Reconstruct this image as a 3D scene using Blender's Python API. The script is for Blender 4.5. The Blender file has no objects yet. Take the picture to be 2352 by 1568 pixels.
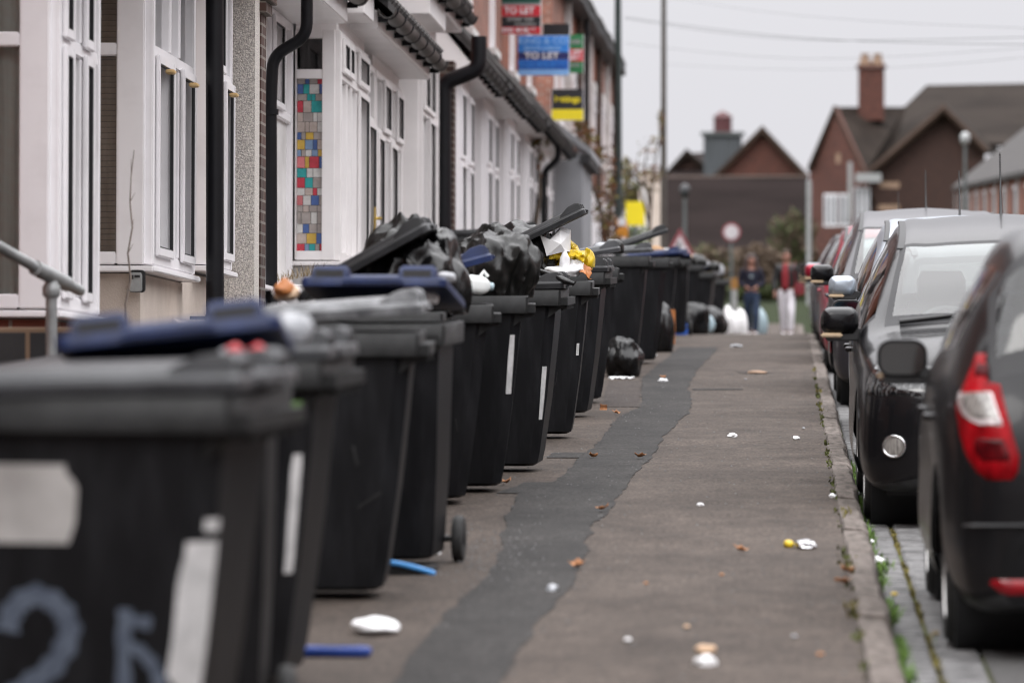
import bpy, bmesh, math, random
from mathutils import Vector, Matrix, noise
from mathutils.bvhtree import BVHTree
rad = math.radians
RND = random.Random(11)
SC = bpy.context.scene
COL = SC.collection
F = 10700.0            # focal length in pixels of a 2352 wide picture
HC = 1.45              # camera height above the pavement
TILT = -0.043          # the street climbs; level lines of houses fall relative to it

# ---------------------------------------------------------------- camera
cam_d = bpy.data.cameras.new('camera'); cam = bpy.data.objects.new('camera', cam_d); COL.objects.link(cam)
cam.location = (0, 0, HC)
YAW = math.atan(637 / F); PIT = math.atan(269 / F)
cam.rotation_euler = (math.pi / 2 - PIT, 0, YAW)
cam_d.sensor_width = 36; cam_d.lens = F / 2352 * 36
cam_d.clip_start = .5; cam_d.clip_end = 3000
cam_d.dof.use_dof = True; cam_d.dof.focus_distance = 30.5; cam_d.dof.aperture_fstop = 2.9; cam_d.dof.aperture_blades = 0
SC.camera = cam
SC.cycles.filter_width = 1.05
CR = cam.rotation_euler.to_matrix()
def ray(px, py):
    return (CR @ Vector((px - 1176, 784 - py, -F))).normalized()
def P(px, py, y):      # point on the sight line at depth y along the street
    d = ray(px, py); k = y / d.y
    return Vector((d.x * k, y, HC + d.z * k))
def G(px, py, z=0.0):  # point on the pavement
    d = ray(px, py)
    if d.z > -1e-4: d.z = -1e-4
    k = (z - HC) / d.z
    return Vector((d.x * k, d.y * k, z))

def gbase(y):          # the street: level in this frame, over a crest at 56 m, then falling away
    if y < 52: return 0.0
    if y < 74: return -0.0265 / 44 * (y - 52) ** 2
    z = -0.0265 / 44 * 22 ** 2
    if y < 100: return z - .0265 * (y - 74)
    z -= .0265 * 26
    if y < 125: return z - .0265 * (y - 100) + .0265 / 50 * (y - 100) ** 2
    return z - .0265 * 12.5
def gz(x, y):
    w = max(0, min(1, (x + 1.2) / 1.2))
    n = noise.noise(Vector((x * .55, y * 1.9, 3.1))) * .010 * (.35 + w) + noise.noise(Vector((x * 1.7, y * 5.0, 9))) * .0035 * (.3 + w)
    return gbase(y) + n

# ---------------------------------------------------------------- objects
def tag(o, label=None, cat=None, group=None, kind=None):
    if label: o['label'] = label
    if cat: o['category'] = cat
    if group: o['group'] = group
    if kind: o['kind'] = kind
    return o
def thing(name, label, cat, loc=(0, 0, 0), rz=0.0, group=None, tilt=0.0):
    o = bpy.data.objects.new(name, None); COL.objects.link(o)
    o.empty_display_size = .1
    o.location = loc
    o.rotation_euler = (Matrix.Rotation(tilt, 3, 'X') @ Matrix.Rotation(rz, 3, 'Z')).to_euler()
    return tag(o, label, cat, group)

class MB:
    def __init__(s): s.v = []; s.f = []; s.m = []
    def add(s, vs, fs, mi=0, M=None):
        b = len(s.v)
        s.v += [tuple((M @ Vector(p)) if M is not None else p) for p in vs]
        s.f += [tuple(i + b for i in f) for f in fs]; s.m += [mi] * len(fs)
        return s
    def box(s, a, b, mi=0, M=None):
        x0, y0, z0 = a; x1, y1, z1 = b
        if x0 > x1: x0, x1 = x1, x0
        if y0 > y1: y0, y1 = y1, y0
        if z0 > z1: z0, z1 = z1, z0
        vs = [(x0, y0, z0), (x1, y0, z0), (x1, y1, z0), (x0, y1, z0), (x0, y0, z1), (x1, y0, z1), (x1, y1, z1), (x0, y1, z1)]
        return s.add(vs, [(0, 3, 2, 1), (4, 5, 6, 7), (0, 1, 5, 4), (1, 2, 6, 5), (2, 3, 7, 6), (3, 0, 4, 7)], mi, M)
    def quad(s, a, b, c, d, mi=0, M=None): return s.add([a, b, c, d], [(0, 1, 2, 3)], mi, M)
    def loft(s, rings, mi=0, M=None, cap=True, closed=True):
        n = len(rings[0]); vs = [p for r in rings for p in r]; fs = []
        for i in range(len(rings) - 1):
            for j in range(n if closed else n - 1):
                k = (j + 1) % n
                fs.append((i * n + j, i * n + k, (i + 1) * n + k, (i + 1) * n + j))
        if cap and closed:
            fs.append(tuple(reversed(range(n)))); fs.append(tuple(range((len(rings) - 1) * n, len(rings) * n)))
        return s.add(vs, fs, mi, M)
    def tube(s, pts, r, n=8, mi=0, M=None, cap=True):
        pts = [Vector(p) for p in pts]; rs = r if isinstance(r, (list, tuple)) else [r] * len(pts)
        rings = []; up = None
        for i, p in enumerate(pts):
            t = (pts[min(i + 1, len(pts) - 1)] - pts[max(i - 1, 0)]).normalized()
            if up is None:
                up = Vector((0, 0, 1)) if abs(t.z) < .9 else Vector((1, 0, 0))
            a = (up - t * up.dot(t)).normalized(); up = a; b = t.cross(a)
            rings.append([tuple(p + (a * math.cos(q) + b * math.sin(q)) * rs[i]) for q in [2 * math.pi * k / n for k in range(n)]])
        return s.loft(rings, mi, M, cap)
    def lathe(s, prof, n=24, mi=0, M=None):   # prof of (r, x) spun about the X axis
        rings = [[(x, r * math.cos(2 * math.pi * k / n), r * math.sin(2 * math.pi * k / n)) for k in range(n)] for r, x in prof]
        return s.loft(rings, mi, M, True)
    def prism(s, poly, d, mi=0, M=None):      # polygon (x,z) extruded along +y
        n = len(poly); vs = [(p[0], 0, p[1]) for p in poly] + [(p[0], d, p[1]) for p in poly]
        fs = [tuple(range(n)), tuple(reversed(range(n, 2 * n)))] + [(i, i + n, (i + 1) % n + n, (i + 1) % n) for i in range(n)]
        return s.add(vs, fs, mi, M)
    def build(s, name, mats, parent=None, smooth=None, bev=0.0, loc=None, seg=2):
        me = bpy.data.meshes.new(name)
        me.from_pydata(s.v, [], s.f); me.polygons.foreach_set('material_index', s.m)
        for m in (mats if isinstance(mats, (list, tuple)) else [mats]): me.materials.append(m)
        bm = bmesh.new(); bm.from_mesh(me)
        bmesh.ops.recalc_face_normals(bm, faces=bm.faces)
        if bev:
            es = [e for e in bm.edges if len(e.link_faces) == 2 and e.calc_face_angle(0) > .5]
            bmesh.ops.bevel(bm, geom=es, offset=bev, segments=seg, affect='EDGES', clamp_overlap=True)
        bm.to_mesh(me); bm.free()
        if smooth is not None or bev:
            me.shade_smooth(); me.set_sharp_from_angle(angle=rad(smooth if smooth is not None else 50))
        o = bpy.data.objects.new(name, me); COL.objects.link(o)
        if parent: o.parent = parent
        if loc is not None: o.location = loc
        return o
def kids(o): return [c for c in COL.objects if c.parent == o]
def copy_tree(o, parent=None):
    c = o.copy(); COL.objects.link(c); c.parent = parent
    for k in list(o.children): copy_tree(k, c)
    return c
def rrect(w, d, r, n=4, cx=0, cy=0):
    pts = []
    for sx, sy, a0 in ((1, 1, 0), (-1, 1, 90), (-1, -1, 180), (1, -1, 270)):
        for k in range(n + 1):
            a = rad(a0 + 90 * k / n)
            pts.append((cx + sx * (w / 2 - r) + r * math.cos(a), cy + sy * (d / 2 - r) + r * math.sin(a)))
    return pts

# ---------------------------------------------------------------- materials
def nd(nt, t, **kw):
    n = nt.nodes.new(t)
    for k, v in kw.items(): setattr(n, k, v)
    return n
def pmat(name, col, rough=.6, var=.12, scale=6.0, bump=0.0, bscale=60.0, metal=0.0, spec=.5, col2=None, coat=0.0, stretch=(1, 1, 1), thr=None, trans=0.0, bdist=.01, sss=0.0, detail=5):
    m = bpy.data.materials.new(name); m.use_nodes = True; nt = m.node_tree; nt.nodes.clear()
    out = nd(nt, 'ShaderNodeOutputMaterial'); b = nd(nt, 'ShaderNodeBsdfPrincipled'); nt.links.new(b.outputs[0], out.inputs[0])
    tc = nd(nt, 'ShaderNodeTexCoord'); mp = nd(nt, 'ShaderNodeMapping'); nt.links.new(tc.outputs['Object'], mp.inputs[0]); mp.inputs['Scale'].default_value = stretch
    nz = nd(nt, 'ShaderNodeTexNoise'); nz.inputs['Scale'].default_value = scale; nz.inputs['Detail'].default_value = detail; nz.inputs['Roughness'].default_value = .62
    nt.links.new(mp.outputs[0], nz.inputs[0])
    rp = nd(nt, 'ShaderNodeValToRGB'); nt.links.new(nz.outputs[0], rp.inputs[0])
    c1 = tuple(c * (1 - var) for c in col) + (1,); c2 = (tuple(col2) if col2 else tuple(min(1, c * (1 + var)) for c in col)) + (1,)
    lo, hi = thr if thr else (.32, .68)
    rp.color_ramp.elements[0].position = lo; rp.color_ramp.elements[0].color = c1; rp.color_ramp.elements[1].position = hi; rp.color_ramp.elements[1].color = c2
    nt.links.new(rp.outputs[0], b.inputs['Base Color'])
    b.inputs['Roughness'].default_value = rough; b.inputs['Metallic'].default_value = metal; b.inputs['Specular IOR Level'].default_value = spec
    b.inputs['Coat Weight'].default_value = coat; b.inputs['Coat Roughness'].default_value = .05; b.inputs['Transmission Weight'].default_value = trans
    if bump:
        n2 = nd(nt, 'ShaderNodeTexNoise'); n2.inputs['Scale'].default_value = bscale; n2.inputs['Detail'].default_value = 6; nt.links.new(mp.outputs[0], n2.inputs[0])
        bp = nd(nt, 'ShaderNodeBump'); bp.inputs['Strength'].default_value = bump; bp.inputs['Distance'].default_value = bdist
        nt.links.new(n2.outputs[0], bp.inputs['Height']); nt.links.new(bp.outputs[0], b.inputs['Normal'])
    m['b'] = 1
    return m
def glass(name, tint=(.75, .8, .8), ior=1.6, rough=.02, refl=1.0):
    m = bpy.data.materials.new(name); m.use_nodes = True; nt = m.node_tree; nt.nodes.clear()
    out = nd(nt, 'ShaderNodeOutputMaterial'); mx = nd(nt, 'ShaderNodeMixShader'); t = nd(nt, 'ShaderNodeBsdfTransparent'); g = nd(nt, 'ShaderNodeBsdfGlossy'); fr = nd(nt, 'ShaderNodeFresnel')
    t.inputs[0].default_value = tint + (1,); g.inputs['Roughness'].default_value = rough; g.inputs[0].default_value = (refl, refl, refl, 1); fr.inputs[0].default_value = ior
    nt.links.new(fr.outputs[0], mx.inputs[0]); nt.links.new(t.outputs[0], mx.inputs[1]); nt.links.new(g.outputs[0], mx.inputs[2]); nt.links.new(mx.outputs[0], out.inputs[0])
    return m
def brickmat(name, c1, c2, mortar, bw=.225, bh=.075, axis='yz', bump=.6, rough=.85):
    m = bpy.data.materials.new(name); m.use_nodes = True; nt = m.node_tree; nt.nodes.clear()
    out = nd(nt, 'ShaderNodeOutputMaterial'); b = nd(nt, 'ShaderNodeBsdfPrincipled'); nt.links.new(b.outputs[0], out.inputs[0])
    tc = nd(nt, 'ShaderNodeTexCoord'); sp = nd(nt, 'ShaderNodeSeparateXYZ'); cb = nd(nt, 'ShaderNodeCombineXYZ'); ad = nd(nt, 'ShaderNodeMath', operation='ADD')
    nt.links.new(tc.outputs['Object'], sp.inputs[0]); nt.links.new(sp.outputs[0], ad.inputs[0]); nt.links.new(sp.outputs[1], ad.inputs[1])
    nt.links.new(ad.outputs[0], cb.inputs[0]); nt.links.new(sp.outputs[2], cb.inputs[1])
    br = nd(nt, 'ShaderNodeTexBrick'); nt.links.new(cb.outputs[0], br.inputs[0])
    br.inputs['Scale'].default_value = 1; br.inputs['Brick Width'].default_value = bw; br.inputs['Row Height'].default_value = bh; br.inputs['Mortar Size'].default_value = min(bh * .13, .011)
    br.inputs['Color1'].default_value = c1 + (1,); br.inputs['Color2'].default_value = c2 + (1,); br.inputs['Mortar'].default_value = mortar + (1,)
    nz = nd(nt, 'ShaderNodeTexNoise'); nz.inputs['Scale'].default_value = 3.5; nz.inputs['Detail'].default_value = 6; nt.links.new(tc.outputs['Object'], nz.inputs[0])
    mx = nd(nt, 'ShaderNodeMix', data_type='RGBA', blend_type='MULTIPLY'); mx.inputs[0].default_value = .7
    rp = nd(nt, 'ShaderNodeValToRGB'); rp.color_ramp.elements[0].color = (.5, .5, .5, 1); rp.color_ramp.elements[1].color = (1.25, 1.2, 1.15, 1); rp.color_ramp.elements[0].position = .3; rp.color_ramp.elements[1].position = .7
    nt.links.new(nz.outputs[0], rp.inputs[0]); nt.links.new(br.outputs[0], mx.inputs[6]); nt.links.new(rp.outputs[0], mx.inputs[7]); nt.links.new(mx.outputs[2], b.inputs['Base Color'])
    bp = nd(nt, 'ShaderNodeBump', invert=True); bp.inputs['Strength'].default_value = bump; bp.inputs['Distance'].default_value = .008
    nt.links.new(br.outputs['Fac'], bp.inputs['Height']); nt.links.new(bp.outputs[0], b.inputs['Normal']); b.inputs['Roughness'].default_value = rough
    return m
M = {}
M['bin'] = pmat('bin_plastic', (.0085, .0088, .0105), .44, .25, 5, .12, 140, spec=.22, thr=(.42, .78), col2=(.019, .0195, .022), stretch=(3, 3, .6), bdist=.004)
M['bin_worn'] = pmat('bin_worn_plastic', (.0135, .0138, .0145), .5, .3, 9, .15, 150, spec=.28, col2=(.027, .0275, .028), bdist=.004)
M['lid_grey'] = pmat('lid_grey_plastic', (.034, .0355, .039), .32, .25, 7, .1, 120, spec=.4, col2=(.055, .057, .062), bdist=.004)
M['lid_sheen'] = pmat('lid_sheen_plastic', (.085, .088, .094), .28, .3, 5, .1, 120, spec=.5, col2=(.20, .205, .215), thr=(.4, .6))  # grey lid's whitish sheen and white smear put into the colour
M['lid_black'] = pmat('lid_black_plastic', (.010, .0103, .0115), .42, .3, 7, .12, 120, spec=.32, col2=(.02, .0205, .023), bdist=.004)
M['lid_blue'] = pmat('lid_blue_plastic', (.008, .0165, .062), .42, .25, 7, .1, 120, spec=.3, col2=(.014, .028, .095), bdist=.004)
M['rubber'] = pmat('rubber', (.02, .02, .02), .75, .2, 30)
M['bag'] = pmat('black_bag', (.0035, .0035, .004), .27, .3, 8, .35, 26, spec=.45, col2=(.006, .006, .0065), bdist=.012, stretch=(1, 1, .45))
M['bag2'] = pmat('grey_bag', (.006, .006, .0058), .33, .3, 8, .35, 24, spec=.38, col2=(.010, .010, .0095), bdist=.012, stretch=(1, 1, .4))
M['wht'] = pmat('white_paper', (.86, .86, .87), .65, .05, 12, .15, 60)
M['tissue'] = pmat('white_tissue', (.78, .78, .79), .7, .04, 12, .2, 90)
M['film'] = pmat('white_carrier', (.30, .31, .33), .35, .25, 9, .3, 30)
M['yellow'] = pmat('yellow_bag', (.62, .42, .012), .38, .2, 9, .35, 40, col2=(.75, .53, .02))
M['orange'] = pmat('orange_wrap', (.42, .15, .04), .55, .3, 10, .3, 50)
M['card'] = pmat('cardboard', (.36, .22, .12), .8, .2, 6)
M['red_lit'] = pmat('red_pack', (.5, .02, .03), .4, .2, 6)
M['pale_blue'] = pmat('pale_blue_bag', (.36, .47, .52), .35, .15, 9, .3, 30)
M['blue_lit'] = pmat('blue_plastic', (.03, .13, .55), .35, .15, 6)
M['sky_blue'] = pmat('bright_blue_plastic', (.06, .27, .62), .35, .12, 6)
M['navy'] = pmat('dark_blue_pack', (.015, .05, .26), .45, .2, 20)
M['jug'] = pmat('milk_jug', (.8, .83, .82), .3, .04, 5)
M['foil'] = pmat('foil', (.7, .7, .72), .22, .2, 20, .6, 50, metal=1)
M['leaf'] = pmat('dead_leaf', (.36, .14, .055), .75, .35, 8, col2=(.5, .24, .1))
M['tan'] = pmat('tan_litter', (.55, .38, .25), .75, .25, 8)
M['label'] = pmat('sticker_white', (.55, .55, .55), .6, .18, 14, .1, 60, col2=(.68, .67, .67))
M['label_tan'] = pmat('sticker_aged', (.42, .40, .385), .65, .2, 5, col2=(.52, .505, .49))
M['label_green'] = pmat('sticker_green', (.16, .34, .07), .5, .3, 14)
M['paintno'] = pmat('painted_number', (.075, .095, .14), .6, .3, 16, col2=(.11, .135, .18))
M['upvc'] = pmat('white_upvc', (.80, .775, .785), .38, .05, 1.3, thr=(.3, .5), col2=(.87, .85, .865))
M['upvc_warm'] = pmat('cream_upvc', (.82, .79, .785), .4, .05, 2.2)
M['seal'] = pmat('black_seal', (.015, .015, .017), .6, .1, 10)
M['render_beige'] = pmat('beige_render', (.56, .475, .41), .9, .14, 1.6, .5, 110, col2=(.66, .575, .51), bdist=.008)
M['pebble'] = pmat('pebbledash', (.50, .46, .425), .95, .30, 85, .8, 95, col2=(.82, .765, .71), bdist=.012, detail=2)
M['render_white'] = pmat('white_render', (.62, .6, .585), .85, .12, 2.0, .3, 90, col2=(.74, .72, .71))
M['render_grey'] = pmat('grey_render', (.24, .245, .26), .85, .12, 1.0, .3, 60)
M['brick'] = brickmat('red_brick', (.30, .095, .06), (.22, .07, .045), (.33, .28, .24))
M['brick_dark'] = brickmat('dark_brick', (.085, .04, .03), (.05, .028, .022), (.20, .175, .155))
M['brick_eng'] = brickmat('engineering_brick', (.03, .031, .034), (.045, .042, .042), (.22, .15, .10), .215, .24)
M['brick_far'] = brickmat('orange_brick', (.30, .088, .042), (.235, .064, .032), (.20, .09, .06))
M['brick_school'] = brickmat('school_brick', (.115, .034, .022), (.085, .027, .019), (.09, .05, .04))
M['brick_brown'] = brickmat('brown_brick', (.054, .022, .015), (.042, .018, .013), (.055, .038, .032))
M['slate'] = pmat('slate_roof', (.05, .047, .048), .8, .35, 1.4, .6, 9, spec=.25, col2=(.085, .078, .075), stretch=(1, 3, 3))
M['tile_brown'] = pmat('brown_tile', (.0195, .0143, .0118), .9, .3, .35, .5, 5, spec=.10, col2=(.032, .0245, .020), stretch=(.6, 2, 4))
M['tile_purple'] = pmat('purple_tile', (.0165, .0118, .0112), .9, .22, .3, .5, 4, spec=.10, col2=(.0225, .0162, .0155), stretch=(.6, 2, 4))
M['verge'] = pmat('tile_verge', (.042, .027, .020), .85, .25, 3, spec=.15)
M['pipe'] = pmat('black_pipe', (.0065, .0068, .009), .4, .2, 6, .05, 60, spec=.3)
M['gutter_old'] = pmat('weathered_gutter', (.04, .038, .036), .45, .4, 4, .1, 40, col2=(.12, .11, .10), stretch=(1, .4, 1))
M['galv'] = pmat('galvanised_steel', (.33, .34, .34), .5, .18, 9, metal=.4)
M['steel_grey'] = pmat('painted_grey_steel', (.08, .09, .09), .5, .15, 3)
M['pole_green'] = pmat('dark_green_pole', (.022, .032, .03), .5, .2, 3)
M['wood_pole'] = pmat('weathered_pole', (.07, .062, .055), .8, .25, 5, stretch=(3, 3, .3))
M['brass'] = pmat('brass', (.72, .5, .12), .32, .1, 8, metal=.7)
M['amber'] = pmat('amber_wedge', (.62, .43, .2), .6, .15, 10)
M['pane'] = glass('window_glass', (.90, .91, .91), 1.7)
M['curtain'] = pmat('net_curtain', (.36, .36, .365), .9, .15, 3, stretch=(12, 12, .3), col2=(.46, .46, .465))
M['room_shade'] = pmat('dark_room', (.05, .05, .055), .9, .5, 2.0, stretch=(5, 5, .3), col2=(.14, .135, .135))  # dimness of the unlit room put into the colour of sheets and panes
M['curtain_gg'] = pmat('grey_green_curtain', (.60, .63, .58), .9, .12, 3, stretch=(9, 9, .2))
M['blind'] = pmat('brown_blind', (.40, .27, .18), .8, .3, 1.6, stretch=(5, 5, .7), col2=(.56, .43, .33))
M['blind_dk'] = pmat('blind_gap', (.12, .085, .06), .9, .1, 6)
M['leadc'] = pmat('lead_came', (.055, .05, .05), .6, .1, 9)
GC = {'clear': (.62, .61, .59), 'grey': (.36, .32, .30), 'tan': (.48, .40, .36), 'red': (.52, .045, .07), 'rose': (.60, .18, .19), 'blue': (.07, .13, .34), 'mid': (.20, .30, .46), 'teal': (.03, .34, .34), 'amber': (.58, .38, .07)}
for k, c in GC.items(): M['sg_' + k] = pmat('stained_' + k, c, .25, .15, 14)
M['asphalt'] = pmat('road_asphalt', (.055, .053, .052), .9, .3, 40, .5, 200, bdist=.006)
M['sett'] = pmat('granite_sett', (.085, .083, .083), .75, .3, 12, .5, 80, col2=(.165, .162, .162), bdist=.006)
M['kerb'] = pmat('kerb_stone', (.105, .088, .077), .88, .35, 9, .8, 60, spec=.25, col2=(.19, .162, .145), stretch=(2, .6, 1), bdist=.008)
M['moss'] = pmat('moss', (.10, .075, .022), .95, .4, 20, .5, 90, col2=(.07, .10, .02))
M['grass'] = pmat('weed_green', (.07, .15, .02), .7, .35, 20, col2=(.12, .21, .03))
M['dry'] = pmat('dry_grass', (.22, .16, .08), .8, .3, 20)
M['green_bank'] = pmat('grass_bank', (.014, .022, .007), .95, .4, .6, .5, 4, spec=.1, col2=(.026, .036, .012))
M['bush_brown'] = pmat('bare_bush', (.115, .082, .058), .95, .3, 2)
M['bush_green'] = pmat('bush_green', (.05, .062, .02), .95, .35, 2)
M['leaf_rust'] = pmat('rust_leaf', (.17, .06, .035), .8, .4, 5, col2=(.22, .11, .05))
M['leaf_olive'] = pmat('olive_leaf', (.11, .095, .022), .8, .4, 5, col2=(.17, .14, .03))
M['twig'] = pmat('pale_twig', (.22, .18, .155), .9, .2, 8)
M['bark'] = pmat('bark', (.085, .065, .05), .9, .3, 8)
M['chrome'] = pmat('chrome', (.75, .75, .76), .12, .05, 6, metal=1)
M['rim'] = pmat('alloy', (.42, .41, .40), .3, .1, 6, metal=.8)
M['trim'] = pmat('car_trim', (.014, .014, .015), .5, .15, 12)
M['carglass'] = glass('car_glass', (.84, .90, .89), 1.85)
M['rearglass'] = glass('car_rear_glass', (.62, .68, .68), 1.5)
M['carglass_dk'] = glass('car_side_glass', (.30, .32, .33), 1.6)
M['mirror'] = pmat('mirror_face', (.2, .2, .2), .06, .02, 3, metal=1)
M['mirror_blue'] = pmat('blue_mirror_face', (.10, .2, .28), .08, .02, 3, metal=1)
M['redlens'] = pmat('red_lens', (.15, .002, .004), .25, .5, 14, spec=.12, coat=0, col2=(.36, .004, .009), stretch=(1, 1, .5))
M['redcore'] = pmat('red_lamp_core', (.05, .001, .003), .2, .5, 30, spec=.15, col2=(.10, .002, .004))
M['redlens_dk'] = pmat('deep_red_lens', (.2, .004, .008), .15, .3, 22, spec=.3, coat=.3)
M['clearlens'] = pmat('clear_lens', (.14, .125, .115), .15, .5, 25, coat=.5, col2=(.34, .32, .30), stretch=(4, 4, .5))
M['headlens'] = pmat('headlamp_lens', (.02, .02, .022), .12, .6, 18, coat=.6, col2=(.22, .22, .225), thr=(.5, .75), stretch=(3, 3, 1))
M['stone'] = pmat('stone_band', (.24, .16, .11), .85, .2, 4)
M['whitelens'] = pmat('white_lens_rim', (.5, .44, .44), .2, .05, 8, coat=1)
M['amberlens'] = pmat('amber_lens', (.55, .42, .28), .2, .1, 9, coat=1)
M['seat'] = pmat('seat_cloth', (.05, .052, .055), .85, .15, 12)
M['interior'] = pmat('car_interior', (.05, .052, .055), .8, .15, 5)
M['head_in'] = pmat('pale_lining', (.5, .53, .48), .8, .08, 5)
def paint(name, c, metal=.25, rough=.32): return pmat(name, c, rough, .08, 120, metal=metal, coat=.25, spec=.22)
# ---------------------------------------------------------------- world, sun
W = bpy.data.worlds.new('World'); SC.world = W; W.use_nodes = True
nt = W.node_tree; nt.nodes.clear()
wo = nd(nt, 'ShaderNodeOutputWorld'); bg = nd(nt, 'ShaderNodeBackground'); sky = nd(nt, 'ShaderNodeTexSky', sky_type='NISHITA')
SUN_EL, SUN_ROT = 42, 200
sky.sun_disc = False; sky.sun_elevation = rad(SUN_EL); sky.sun_rotation = rad(SUN_ROT); sky.air_density = 1.0; sky.dust_density = 4; sky.ozone_density = 1
hs = nd(nt, 'ShaderNodeHueSaturation'); hs.inputs['Saturation'].default_value = .10
tc = nd(nt, 'ShaderNodeTexCoord'); sp = nd(nt, 'ShaderNodeSeparateXYZ'); nt.links.new(tc.outputs['Generated'], sp.inputs[0])
# an even cloud deck: brighter overhead than at the horizon
rp = nd(nt, 'ShaderNodeValToRGB'); nt.links.new(sp.outputs[2], rp.inputs[0])
e = rp.color_ramp.elements; e[0].position = 0.0; e[0].color = (6.75, 6.7, 7.05, 1); e[1].position = .75; e[1].color = (35, 34.8, 35.5, 1)
x = rp.color_ramp.elements.new(.20); x.color = (7.0, 6.95, 7.3, 1)
x = rp.color_ramp.elements.new(.42); x.color = (16.5, 16.3, 16.9, 1)
cz = nd(nt, 'ShaderNodeTexNoise'); cz.inputs['Scale'].default_value = 2.2; cz.inputs['Detail'].default_value = 4; nt.links.new(tc.outputs['Generated'], cz.inputs[0])
cr = nd(nt, 'ShaderNodeValToRGB'); cr.color_ramp.elements[0].color = (.9, .9, .91, 1); cr.color_ramp.elements[1].color = (1.06, 1.06, 1.05, 1); nt.links.new(cz.outputs[0], cr.inputs[0])
ml = nd(nt, 'ShaderNodeMix', data_type='RGBA', blend_type='MULTIPLY'); ml.inputs[0].default_value = 1
nt.links.new(rp.outputs[0], ml.inputs[6]); nt.links.new(cr.outputs[0], ml.inputs[7])
mx = nd(nt, 'ShaderNodeMix', data_type='RGBA'); mx.inputs[0].default_value = .88
nt.links.new(sky.outputs[0], hs.inputs['Color']); nt.links.new(hs.outputs[0], mx.inputs[6]); nt.links.new(ml.outputs[2], mx.inputs[7])
nt.links.new(mx.outputs[2], bg.inputs[0]); bg.inputs[1].default_value = .1; nt.links.new(bg.outputs[0], wo.inputs[0])
sd = bpy.data.lights.new('sun', 'SUN'); sd.energy = .6; sd.angle = rad(25); sd.color = (1, .97, .93)
so = bpy.data.objects.new('sun', sd); COL.objects.link(so)
el, az = rad(SUN_EL), rad(SUN_ROT)
sdir = Vector((math.sin(az) * math.cos(el), math.cos(az) * math.cos(el), math.sin(el)))
so.rotation_euler = sdir.to_track_quat('Z', 'Y').to_euler()
SC.view_settings.view_transform = 'Standard'; SC.view_settings.look = 'None'; SC.view_settings.exposure = .37; SC.view_settings.gamma = 1

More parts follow.
